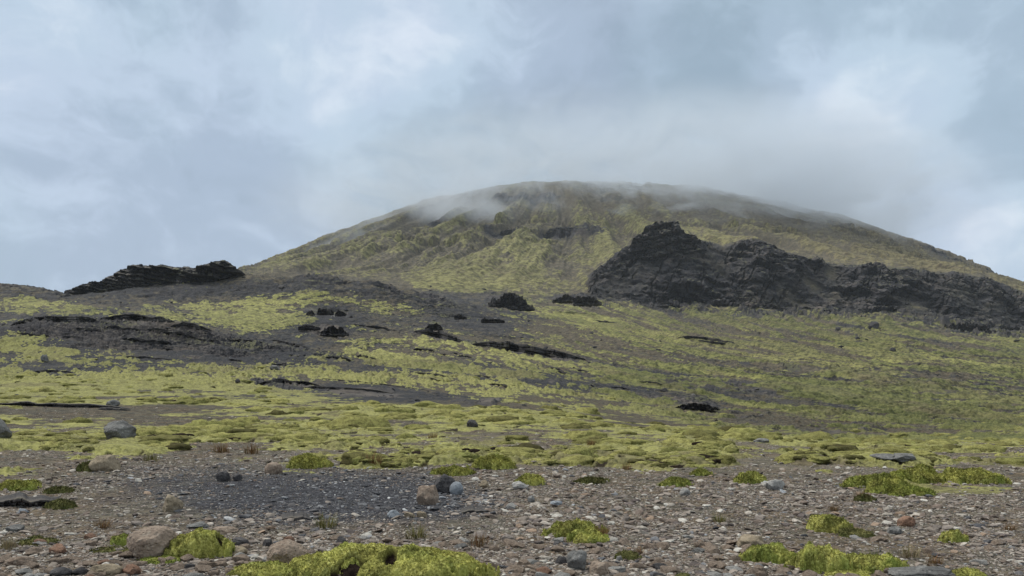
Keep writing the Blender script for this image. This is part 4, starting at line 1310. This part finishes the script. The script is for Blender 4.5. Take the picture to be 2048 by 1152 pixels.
mound(1540, 1128, 120, 34, 'mossy green patch right of the flat tan rock', seed=18, green=0.6, dep=0.6)
mound(1930, 1160, 80, 22, 'round moss top on the bottom edge at the far right', seed=19, green=0.1)
mound(1700, 1160, 110, 16, 'moss fringe along the bottom edge at the right', seed=20, green=0.3)
mound(1255, 1122, 60, 22, 'dark green clump with a few grasses at the lower right of centre', m=M_moss2, seed=21)
mound(1366, 1158, 34, 14, 'small dark green tuft of moss on the bottom edge', m=M_moss2, seed=22)
mound(985, 940, 92, 25, 'domed moss mound with a dark hole at the gravel edge', seed=23, green=0.05, holes=[(-0.3, 0.0, 0.18, 0.3)])
mound(905, 952, 90, 16, 'flat moss mound left below the domed one', seed=24, green=0.2)
mound(1062, 972, 62, 18, 'moss clump beside the pale pinkish stone', seed=25, green=0.15)
mound(615, 938, 90, 24, 'moss mound right of the smooth round stone', seed=26, green=0.1)
mound(1350, 974, 66, 16, 'olive moss clump on the gravel right of centre', seed=27, green=0.5)
mound(1402, 953, 46, 12, 'small moss clump above the olive one', seed=28, green=0.3)
mound(1500, 968, 70, 20, 'moss clump left of the pale topped rock', seed=29, green=0.2)
mound(1185, 968, 80, 13, 'low olive moss with grasses on the gravel', m=M_moss2, seed=30)
mound(1750, 978, 130, 24, 'broken moss bank on the gravel at the right', seed=31, green=0.35, holes=[(0.1, 0.2, 0.15, 0.2)])
mound(1800, 992, 140, 16, 'thin moss bank just below the broken one', seed=32, green=0.55)
mound(1728, 1004, 42, 18, 'brown green grassy clump left below the broken moss bank', m=M_moss2, seed=33)
mound(40, 982, 90, 20, 'yellow moss above the dark slab at the left edge', seed=34, green=0.15)
mound(118, 988, 66, 16, 'green grassy cushion at the right of the slab top', m=M_moss2, seed=35)
mound(120, 1020, 70, 22, 'dark mossy peat at the right end of the dark slab', m=M_moss2, seed=36)
mound(178, 944, 42, 26, 'dark mossy peat on the left side of the olive tan rock', m=M_moss2, seed=37)
mound(70, 1092, 90, 16, 'thin dark green moss on the gravel at the left', m=M_moss2, seed=38)
mound(1840, 968, 120, 20, 'moss tongue reaching onto the gravel at the right', seed=39, green=0.2)
mound(1950, 968, 120, 26, 'moss bulge at the gravel edge at the far right', seed=40, green=0.1)


# ------------------------------------------------------------------ the mass of moss cushions beyond the gravel
def cushions():
    r = np.random.RandomState(21)
    v, f = ICO[2]
    vi3, fi3 = ICO[3]
    N = 15000
    d = 1.0 / r.uniform(1 / 150.0, 1 / 15.0, N)
    px = r.uniform(-260, 2300, N)
    x = (px - CX) / F * d
    ri = np.interp(d, RD, np.arange(NR)).astype(int); ci = np.interp(px, cols, np.arange(NC)).astype(int)
    s0 = (cov + ns)[ri, ci] - 0.5
    patch = 0.35 + 0.65 * sst(vn(x / 2.4, d / 4.0, 61) + 0.6 * vn(x / 0.9, d / 1.6, 62), -0.35, 0.35)
    keep = (r.rand(N) < sst(s0, -0.02, 0.32) * patch * 0.62) & (rock[ri, ci] < 0.4)
    d, px, x, ri, ci, s0 = [q[keep] for q in (d, px, x, ri, ci, s0)]
    n = len(d)
    w = np.exp(r.normal(-1.05, 0.42, n)) * np.clip(d / 22, 0.85, 1.9)
    w = np.clip(w * 0.82, 0.10, 1.3) * np.clip(d / 26, 0.6, 1)
    free = np.ones(n, bool)
    for bx, by, br in PLACED:
        if by > 13:
            free &= ~((np.abs(x - bx * d / by) < br * 1.1 + w * 0.9) & (d > by - 7.0 - by * 0.12) & (d < by + br * 1.5 + w))
    d, px, x, ri, ci, s0, w = [q[free] for q in (d, px, x, ri, ci, s0, w)]
    n = len(d)
    z = height_at(x, d)
    hh = w * r.uniform(0.20, 0.42, n)
    CO, TR, TI = [], [], []
    off = 0
    for hi in (True, False):
        sel = np.where((w / d > 0.010) == hi)[0]
        vv0, ff = (vi3, fi3) if hi else (v, f)
        k = len(sel)
        V = np.repeat(vv0[None], k, 0)
        nz = fbm3(V[..., 0] * 1.6 + (sel * 1.37)[:, None], V[..., 1] * 1.6 + (sel * 0.71)[:, None], V[..., 2] * 1.6, 3, 0.6)
        V = V * (1 + 0.42 * nz)[..., None]
        # squash the top into a cushion
        rr = np.hypot(V[..., 0], V[..., 1]) + 1e-6
        low = V[..., 2] < 0.05
        for c_ in (0, 1):
            V[..., c_] = np.where(low, V[..., c_] / rr * np.maximum(rr, 0.93 - 0.3 * V[..., 2]), V[..., c_])
        zz = V[..., 2]
        sc = np.stack([w[sel], w[sel] * r.uniform(0.7, 1.3, k), hh[sel]], -1) 
        V = V * sc[:, None]
        a = r.uniform(0, 6.28, k)
        ca, sa = np.cos(a)[:, None], np.sin(a)[:, None]
        W_ = np.stack([V[..., 0] * ca - V[..., 1] * sa * 0.8, V[..., 0] * sa * 0.6 + V[..., 1] * ca, V[..., 2]], -1)
        W_ += np.stack([x[sel], d[sel], z[sel] - hh[sel] * 0.30], -1)[:, None]
        CO.append(W_.reshape(-1, 3))
        TR.append((ff[None] + (off + np.arange(k) * len(vv0))[:, None, None]).reshape(-1, 3))
        gcol = np.clip(r.normal(0.08, 0.18, k), 0, 0.6); vcol_ = r.uniform(0.62, 1.08, k)
        dead = (r.rand(k) < 0.16) * r.uniform(0.25, 0.7, k); dead = np.where((r.rand(k) < 0.07) & (w[sel] < 0.35), 1.0, dead)
        pe = sst(0.10 - zz, 0, 0.5) * 0.7 * (r.rand(k) < 0.35)[:, None]
        pe = np.maximum(pe, dead[:, None])
        TI.append(np.stack([pe, np.repeat(gcol[:, None], len(vv0), 1), np.repeat(vcol_[:, None], len(vv0), 1)], -1).reshape(-1, 3))
        off += k * len(vv0)
    me = mesh_from('moss_cushions', np.concatenate(CO), tris=np.concatenate(TR))
    vcol(me, 'tint', np.concatenate(TI))
    o = link('moss_cushions', me, M_mossfar)
    tagit(o, 'close packed rounded moss cushions on the rise behind the gravel', 'moss', kind='stuff')


M_mossfar = moss_material('cushion_moss', (0.095, 0.085, 0.030), (0.34, 0.320, 0.105), (0.48, 0.45, 0.20))
cushions()


# ------------------------------------------------------------------ grass tufts
def tuft_mesh(name, seed, n=90, h=0.16, spread=0.10, kind='red'):
    r = np.random.RandomState(seed)
    pal = {'red': [(0.20, 0.095, 0.045), (0.26, 0.17, 0.08), (0.14, 0.10, 0.04)],
           'olive': [(0.16, 0.14, 0.045), (0.26, 0.23, 0.09), (0.10, 0.11, 0.03)],
           'straw': [(0.36, 0.31, 0.19), (0.28, 0.22, 0.12), (0.20, 0.17, 0.08)]}[kind]
    base = np.zeros((n, 3)); a = r.uniform(0, 6.28, n); rr = spread * np.sqrt(r.rand(n))
    base[:, 0] = np.cos(a) * rr; base[:, 1] = np.sin(a) * rr; base[:, 2] = -0.02
    lean = r.uniform(0.1, 0.75, n); H = h * r.uniform(0.45, 1.0, n)
    az = a + r.normal(0, 0.6, n)
    w = r.uniform(0.0015, 0.0032, n)
    V, Fq, C = [], [], []
    for k, (t, wk) in enumerate(((0, 1), (0.5, 0.8), (1, 0.1))):
        p = base + np.stack([np.cos(az) * lean * H * t ** 1.6, np.sin(az) * lean * H * t ** 1.6, H * t * (1 - 0.2 * lean * t) + 0.0], -1)
        sd = np.stack([-np.sin(az), np.cos(az), np.zeros(n)], -1) * (w * wk)[:, None]
        V += [p - sd, p + sd]
    V = np.stack(V, 1).reshape(-1, 3)
    i = np.arange(n)[:, None] * 6
    q = np.concatenate([i + np.array([[0, 1, 3, 2]]), i + np.array([[2, 3, 5, 4]])])
    c = np.array([pal[k] for k in r.randint(0, 3, n)]) * r.uniform(0.7, 1.25, n)[:, None]
    me = mesh_from(name, V, quads=q)
    vcol(me, 'albedo', np.repeat(c, 6, 0))
    return me


TM = {k: [tuft_mesh('grass_tuft', 300 + i * 7 + j, 130, 0.17, 0.10, k) for i in range(3)] for j, k in enumerate(('red', 'olive', 'straw'))}


def tuft(px, pyb, wpx, kind, label, group=None, seed=0, hs=1.0):
    g = ground_at(px, pyb)
    sc = wpx / F * g[1] / 0.24
    o = link('grass_tuft', TM[kind][seed % 3], M_blade)
    o.location = (g[0], g[1] + 0.02, g[2] + 0.01)
    o.scale = (sc, sc, sc * hs)
    o.rotation_euler = (0, 0, seed * 1.3)
    tagit(o, label, 'grass tuft', group)
    return o


tuft(203, 1056, 34, 'red', 'rusty red grass tuft on the dark gravel at the left', seed=1)
tuft(1203, 1070, 34, 'red', 'rusty red grasses at the right end of a moss patch', seed=2)
tuft(1120, 1066, 26, 'red', 'thin tall reddish grasses at the left of the moss patch', seed=3, hs=1.5)
tuft(1280, 1110, 26, 'red', 'reddish grasses rising from the dark green clump', seed=4)
tuft(1727, 1002, 36, 'red', 'reddish brown tuft below the broken moss bank', seed=5)
tuft(1668, 1022, 24, 'red', 'reddish tuft standing alone on the gravel at the right', seed=6)
tuft(1925, 1078, 26, 'red', 'reddish tuft beside the small moss clump near the right edge', seed=7)
tuft(2022, 1062, 24, 'red', 'reddish tuft close to the right edge of the gravel', seed=8)
tuft(1440, 1046, 34, 'olive', 'olive tuft beside a dark hollow right of centre', seed=9)
tuft(640, 930, 26, 'red', 'reddish grasses at the right end of a moss mound', seed=10)
tuft(745, 930, 40, 'red', 'wispy reddish grass on the gravel above centre', seed=11)
tuft(1180, 890, 22, 'red', 'orange red tuft in the moss above the centre gravel', seed=12)
tuft(1254, 940, 22, 'red', 'red brown tuft at the moss edge right of centre', seed=13)
tuft(865, 876, 22, 'red', 'orange tuft in the moss above the middle of the view', seed=14)
tuft(502, 908, 34, 'red', 'tall brown grasses behind the round stone', seed=15, hs=1.4)
tuft(440, 905, 40, 'red', 'wide reddish brown grasses left of the tall brown ones', seed=16)
tuft(300, 922, 34, 'olive', 'olive brown tuft right of the tan wedge rock', seed=17)
tuft(1760, 1136, 60, 'olive', 'short olive grasses on the grassy moss hump', seed=18)
tuft(1820, 1116, 44, 'straw', 'pale dry tuft on the gravel at the lower right', seed=19)
tuft(1870, 1130, 34, 'red', 'dark red tuft above the wide flat slab', seed=20)
tuft(958, 1092, 40, 'red', 'reddish grasses on the right flank of the largest mound', seed=21, hs=1.3)
tuft(830, 1078, 50, 'olive', 'thin grass stems on top of the largest mound', seed=22)
tuft(650, 1056, 50, 'olive', 'olive brown tuft right of the dark overhanging stone', seed=23)
tuft(10, 1100, 40, 'straw', 'pale dry grass at the left edge of the view', seed=24, hs=1.3)


# ------------------------------------------------------------------ loose stones
def stone_field():
    r = np.random.RandomState(5)
    protos = [rock_shape(500 + i, 2, 7, 0.48, 0.16, 0.0) for i in range(8)]
    protoS = [rock_shape(600 + i, 1, 5, 0.65, 0.15, 0.0) for i in range(8)]
    N = 470000
    # constant density over the ground, thinned with distance
    y = 1.0 / (r.uniform(1 / 48.0, 1 / 5.6, N))
    x = r.uniform(-0.80, 0.80, N) * y
    size = 0.0075 * np.exp(r.exponential(0.42, N)) * np.sqrt(y / 9.0) ** 0.8
    size = np.clip(size, 0.005, 0.075)
    px = CX + x / y * F; py = HY + F * CAMZ / y
    pn = vn(x / 0.9, y / 1.4, 8) * 0.5 + 0.5 * vn(x / 3.1, y / 3.9, 18)
    ri = np.interp(y, RD, np.arange(NR)).astype(int); ci = np.interp(px, cols, np.arange(NC)).astype(int)
    mo = moss[ri, ci]; dk = dark[ri, ci]
    sandy = np.exp(-(((px - 590) / 250) ** 2 + ((py - 992) / 34) ** 2) ** 1.5)
    keep = (r.rand(N) < np.clip(0.62 + 0.7 * pn, 0.12, 1) * (1 - 0.35 * sandy)) & (r.rand(N) > mo * 1.15)
    size = size * (1 - 0.2 * sandy)
    x, y, size, dk, sandy, px, py = [q[keep] for q in (x, y, size, dk, sandy, px, py)]
    n = len(x)
    z = height_at(x, y)
    # colours
    c_brown = np.array([(0.125, 0.098, 0.080), (0.19, 0.16, 0.135), (0.15, 0.128, 0.112), (0.27, 0.24, 0.205), (0.20, 0.145, 0.105), (0.33, 0.31, 0.275), (0.085, 0.070, 0.064)])
    c_dark = np.array([(0.07, 0.07, 0.074), (0.11, 0.11, 0.115), (0.05, 0.05, 0.054), (0.16, 0.16, 0.165), (0.09, 0.085, 0.085), (0.32, 0.32, 0.315), (0.20, 0.205, 0.215)])
    pb = r.choice(7, n, p=[.23, .24, .22, .13, .045, .06, .075]); pd = r.choice(7, n, p=[.26, .22, .2, .12, .12, .035, .045])
    isd = r.rand(n) < np.clip((dk - 0.35) * 1.6, 0.05, 0.97)
    colr = np.where(isd[:, None], c_dark[pd], c_brown[pb]) * r.uniform(0.95, 1.6, n)[:, None]
    # the largest ones are things of their own
    appar = size / y
    order = np.argsort(-appar)
    inview = (px > -20) & (px < 2068) & (py < 1165)
    big = [i for i in order if inview[i]][:230]
    bigset = np.zeros(n, bool); bigset[big] = True
    kinds = {'pale': (M_pale, 'pale grey'), 'grey': (M_grey, 'mid grey'), 'brown': (M_brown, 'brown'), 'dark': (M_dark, 'dark'), 'rust': (M_rust, 'rusty')}
    pm = []
    for i in range(10):
        v, f = rock_shape(700 + i, 3, 8, 0.50, 0.15, 0.02)
        me = mesh_from('stone', v, tris=f)
        try: me.set_sharp_from_angle(angle=radians(32))
        except Exception: pass
        pm.append(me)
    made = {}
    for j, i in enumerate(big):
        b = colr[i]
        k = 'pale' if b.mean() > 0.27 else 'rust' if b[0] > b[2] * 1.7 and b[0] > .15 else 'dark' if b.mean() < 0.085 else ('grey' if b[0] < b[2] * 1.15 else 'brown')
        key = (k, j % 10)
        if key not in made:
            me = pm[j % 10].copy(); me.materials.append(kinds[k][0]); made[key] = me
        o = bpy.data.objects.new('stone', made[key]); COL.objects.link(o)
        s = size[i] * r.uniform(1.0, 1.25)
        o.scale = (s, s * r.uniform(.65, 1.1), s * r.uniform(.35, .65))
        o.rotation_euler = (r.normal(0, .15), r.normal(0, .15), r.uniform(0, 6.28))
        o.location = (x[i], y[i], z[i] + s * 0.12)
        tagit(o, 'small loose %s stone lying on the foreground gravel' % kinds[k][1], 'stone', 'loose %s stones on the gravel' % kinds[k][1])
    rest = ~bigset
    x, y, z, size, colr = [q[rest] for q in (x, y, z, size, colr)]
    n = len(x)
    CO, TR, CL = [], [], []
    off = 0
    appar = size / y
    for hi in (True, False):
        sel = np.where((appar > 0.0028) == hi)[0]
        ps = protos if hi else protoS
        which = r.randint(0, 8, len(sel))
        for k in range(8):
            ii = sel[which == k]
            if not len(ii): continue
            v, f = ps[k]
            s = np.stack([size[ii], size[ii] * r.uniform(.6, 1.1, len(ii)), size[ii] * r.uniform(.18, .50, len(ii))], -1)
            a = r.uniform(0, 6.28, len(ii)); t1 = r.normal(0, .25, len(ii))
            vv = v[None] * s[:, None]
            ct, stn = np.cos(t1)[:, None], np.sin(t1)[:, None]
            vx, vz = vv[..., 0] * ct - vv[..., 2] * stn, vv[..., 0] * stn + vv[..., 2] * ct
            ca, sa = np.cos(a)[:, None], np.sin(a)[:, None]
            w = np.stack([vx * ca - vv[..., 1] * sa, vx * sa + vv[..., 1] * ca, vz], -1)
            w += np.stack([x[ii], y[ii], z[ii] + s[:, 2] * 0.35], -1)[:, None]
            CO.append(w.reshape(-1, 3))
            TR.append((f[None] + (off + np.arange(len(ii)) * len(v))[:, None, None]).reshape(-1, 3))
            CL.append(np.repeat(colr[ii], len(v), 0))
            off += len(ii) * len(v)
    me = mesh_from('gravel', np.concatenate(CO), tris=np.concatenate(TR), smooth=False)
    vcol(me, 'albedo', np.concatenate(CL))
    o = link('gravel', me, M_gravel)
    tagit(o, 'grey and brown gravel stones strewn over the foreground', 'gravel', kind='stuff')


stone_field()


# sparse dry stems and short grass over gravel and moss
def sparse_grass():
    r = np.random.RandomState(9)
    N = 26000
    y = 1.0 / r.uniform(1 / 45.0, 1 / 6.0, N)
    x = r.uniform(-0.75, 0.75, N) * y
    px = CX + x / y * F
    den = sst(vn(x / 1.1, y / 1.6, 31) + 0.5 * vn(x / 0.35, y / 0.5, 32), 0.15, 0.8)
    ri = np.interp(y, RD, np.arange(NR)).astype(int); ci = np.interp(px, cols, np.arange(NC)).astype(int)
    den = den * np.where(y > 14, 1.0, 0.45)
    k = r.rand(N) < den
    x, y = x[k], y[k]; n = len(x)
    z = height_at(x, y) - 0.005
    H = r.uniform(0.02, 0.085, n) * np.clip(y / 14, 0.8, 1.6); a = r.uniform(0, 6.28, n); le = r.uniform(0.1, 0.8, n)
    w = 0.0011 * y / 9 * r.uniform(0.8, 1.6, n)
    V = []
    for t, wk in ((0, 1), (0.5, .8), (1, .15)):
        p = np.stack([x + np.cos(a) * le * H * t ** 1.6, y + np.sin(a) * le * H * t ** 1.6, z + H * t], -1)
        sd = np.stack([np.ones(n), np.zeros(n), np.zeros(n)], -1) * (w * wk)[:, None]
        V += [p - sd, p + sd]
    V = np.stack(V, 1).reshape(-1, 3)
    i = np.arange(n)[:, None] * 6
    q = np.concatenate([i + np.array([[0, 1, 3, 2]]), i + np.array([[2, 3, 5, 4]])])
    pal = np.array([(0.22, 0.12, 0.06), (0.28, 0.22, 0.11), (0.17, 0.16, 0.06), (0.36, 0.31, 0.2)])
    c = pal[r.choice(4, n, p=[.3, .3, .28, .12])] * r.uniform(0.7, 1.2, n)[:, None]
    me = mesh_from('grass', V, quads=q)
    vcol(me, 'albedo', np.repeat(c, 6, 0))
    o = link('grass', me, M_blade)
    tagit(o, 'sparse dry grass stems scattered over gravel and moss', 'grass', kind='stuff')


sparse_grass()


# ------------------------------------------------------------------ air
def haze_box():
    x, y0, y1, z0, z1 = 3600.0, -520.0, 3750.0, -80.0, 640.0
    co = [(-x, y0, z0), (x, y0, z0), (x, y1, z0), (-x, y1, z0), (-x, y0, z1), (x, y0, z1), (x, y1, z1), (-x, y1, z1)]
    q = [(0, 3, 2, 1), (4, 5, 6, 7), (0, 1, 5, 4), (1, 2, 6, 5), (2, 3, 7, 6), (3, 0, 4, 7)]
    me = mesh_from('haze', np.array(co), quads=q, smooth=False)
    m = bpy.data.materials.new('haze_air'); m.use_nodes = True
    t = NT(m.node_tree)
    v = t.n('ShaderNodeVolumePrincipled')
    v.inputs['Color'].default_value = (0.86, 0.92, 1.0, 1)
    v.inputs['Density'].default_value = HAZE
    v.inputs['Anisotropy'].default_value = 0.1
    o = t.n('ShaderNodeOutputMaterial'); t.t.links.new(v.outputs[0], o.inputs['Volume'])
    ob = link('haze', me, m)
    tagit(ob, 'thin blue grey air between the viewer and the mountain', 'haze', kind='stuff')


HAZE = 0.000045
haze_box()


def mist_material(name, dens, nscale, lo, hi):
    m = bpy.data.materials.new(name); m.use_nodes = True
    t = NT(m.node_tree)
    tc = t.n('ShaderNodeTexCoord').outputs['Object']
    ln = t.vmath('LENGTH', tc).outputs['Value']
    fall = t.mr(ln, 0.25, 1.0, 1.0, 0.0)
    geo = t.n('ShaderNodeNewGeometry').outputs['Position']
    n = t.noise(geo, nscale, 6, 0.62, 1.2)
    n = t.math('MULTIPLY_ADD', t.math('SUBTRACT', n, 0.5), 1.7, 0.5)
    d = t.math('ADD', n, t.math('MULTIPLY', t.math('SUBTRACT', fall, 0.5), 0.55))
    d = t.math('MULTIPLY', t.mr(d, lo, hi), fall)
    d = t.math('MULTIPLY', d, dens)
    v = t.n('ShaderNodeVolumePrincipled')
    v.inputs['Color'].default_value = (0.90, 0.93, 0.97, 1)
    t.set(v.inputs['Density'], d)
    o = t.n('ShaderNodeOutputMaterial'); t.t.links.new(v.outputs[0], o.inputs['Volume'])
    m.cycles.volume_step_rate = 1.0
    return m


def mist(px, py, d, rx, rz, ry, dens, label, tilt=0.0, ns=0.011, lo=0.40, hi=0.85):
    v, f = ICO[3]
    me = mesh_from('mist', v, tris=f)
    o = link('mist', me, mist_material('mist_vapour', dens, ns, lo, hi))
    o.location = ((px - CX) / F * d, d, CAMZ + (HY - py) / F * d)
    o.scale = (rx / F * d, ry, rz / F * d)
    o.rotation_euler = (0, radians(tilt), 0)
    tagit(o, label, 'mist', kind='stuff')


mist(930, 430, 1640, 190, 80, 140, 0.013, 'wisp of white mist clinging to the mountain face left of centre', 10)


def summit_cloud():
    """one low cloud draped over the top of the mountain, thickest right of the summit"""
    v, f = ICO[5]
    me = mesh_from('cloud', v, tris=f)
    m = bpy.data.materials.new('cloud_vapour'); m.use_nodes = True
    t = NT(m.node_tree)
    tc = t.n('ShaderNodeTexCoord').outputs['Object']
    ln = t.vmath('LENGTH', tc).outputs['Value']
    fall = t.mr(ln, 0.55, 1.0, 1.0, 0.0)
    pos = t.n('ShaderNodeNewGeometry').outputs['Position']
    sp = t.n('ShaderNodeSeparateXYZ', inp={0: pos})
    x, y, z = sp.outputs
    # height above a dome that follows the mountain
    dx = t.math('SUBTRACT', x, 230.0)
    h = t.math('MULTIPLY_ADD', t.math('MULTIPLY', dx, dx), 0.00030, z)
    lift = t.mr(h, 365.0, 515.0, 0.0, 1.0)
    mp = t.n('ShaderNodeMapping', inp={0: pos, 3: (1.0, 0.7, 1.9)})
    n = t.noise(mp.outputs[0], 0.0062, 8, 0.64, 1.3)
    # thick bank right of the summit, thin veil elsewhere
    bx = t.math('DIVIDE', t.math('SUBTRACT', x, 560.0), 270.0)
    bank = t.math('POWER', 2.718, t.math('MULTIPLY', t.math('MULTIPLY', bx, bx), -1.0))
    q = t.math('MULTIPLY_ADD', lift, 0.45, t.math('MULTIPLY', t.math('SUBTRACT', n, 0.5), 2.5))
    q = t.math('MULTIPLY_ADD', bank, 0.22, q)
    d = t.mr(q, 0.10, 0.75)
    d = t.math('MULTIPLY', d, t.mr(h, 520.0, 620.0, 1.0, 0.0))
    d = t.math('MULTIPLY', t.math('MULTIPLY', d, fall), t.math('MULTIPLY_ADD', bank, 0.0030, 0.0060))
    vv = t.n('ShaderNodeVolumePrincipled')
    vv.inputs['Color'].default_value = (0.88, 0.935, 1.0, 1)
    t.set(vv.inputs['Density'], d)
    o = t.n('ShaderNodeOutputMaterial'); t.t.links.new(vv.outputs[0], o.inputs['Volume'])
    ob = link('cloud', me, m)
    ob.location = (260, 1850, 440)
    ob.scale = (1000, 620, 190)
    tagit(ob, 'low grey cloud veiling the summit and shoulders of the mountain', 'cloud', kind='stuff')


summit_cloud()
mist(690, 500, 1700, 190, 40, 150, 0.010, 'thin mist streaming down the left shoulder of the mountain', -24)



# ------------------------------------------------------------------ frost-shattered rubble on the dark slopes
def rubble():
    r = np.random.RandomState(15)
    protoS = [rock_shape(900 + i, 1, 5, 0.5, 0.2, 0.0) for i in range(8)]
    N = 60000
    ri = r.randint(int(np.searchsorted(RD, 50)), int(np.searchsorted(RD, 1040)), N)
    ci = r.randint(int(np.searchsorted(cols, -50)), int(np.searchsorted(cols, 2100)), N)
    rk, mo, dd = rock[ri, ci], moss[ri, ci], D[ri, ci]
    cl = 0.3 + 0.7 * sst(mot[ri, ci] + motf[ri, ci] * 0.5, 0.0, 0.6)
    keep = r.rand(N) < np.clip(rk * 0.75 * cl + 0.10 * (1 - mo) * cl, 0, 1) * (1 - 0.6 * (dd > 640))
    ri, ci = ri[keep], ci[keep]
    n = len(ri)
    x, y, z = X[ri, ci], Y[ri, ci], Z[ri, ci]
    px = r.exponential(1.3, n) + 0.7
    size = np.clip(px, 0.6, 6.5) / F * y
    c = np.array([(0.030, 0.030, 0.034), (0.055, 0.052, 0.053), (0.085, 0.078, 0.074), (0.13, 0.12, 0.11), (0.20, 0.19, 0.18)])
    colr = c[r.choice(5, n, p=[.34, .30, .2, .11, .05])] * r.uniform(.8, 1.2, n)[:, None]
    CO, TR, CL = [], [], []
    off = 0
    which = r.randint(0, 8, n)
    for k in range(8):
        ii = np.where(which == k)[0]
        v, f = protoS[k]
        s_ = np.stack([size[ii], size[ii] * r.uniform(.6, 1.1, len(ii)), size[ii] * r.uniform(.25, .7, len(ii))], -1)
        a = r.uniform(0, 6.28, len(ii)); t1 = r.normal(0.1, .25, len(ii))
        vv = v[None] * s_[:, None]
        ct, stn = np.cos(t1)[:, None], np.sin(t1)[:, None]
        vx, vz = vv[..., 0] * ct - vv[..., 2] * stn, vv[..., 0] * stn + vv[..., 2] * ct
        ca, sa = np.cos(a)[:, None], np.sin(a)[:, None]
        w = np.stack([vx * ca - vv[..., 1] * sa, vx * sa + vv[..., 1] * ca, vz], -1)
        w += np.stack([x[ii], y[ii], z[ii] + s_[:, 2] * 0.2], -1)[:, None]
        CO.append(w.reshape(-1, 3)); TR.append((f[None] + (off + np.arange(len(ii)) * len(v))[:, None, None]).reshape(-1, 3))
        CL.append(np.repeat(colr[ii], len(v), 0)); off += len(ii) * len(v)
    me = mesh_from('rubble', np.concatenate(CO), tris=np.concatenate(TR), smooth=False)
    vcol(me, 'albedo', np.concatenate(CL))
    o = link('rubble', me, M_gravel)
    tagit(o, 'dark frost shattered rubble strewn over the bare slopes and ledges', 'rubble', kind='stuff')


rubble()
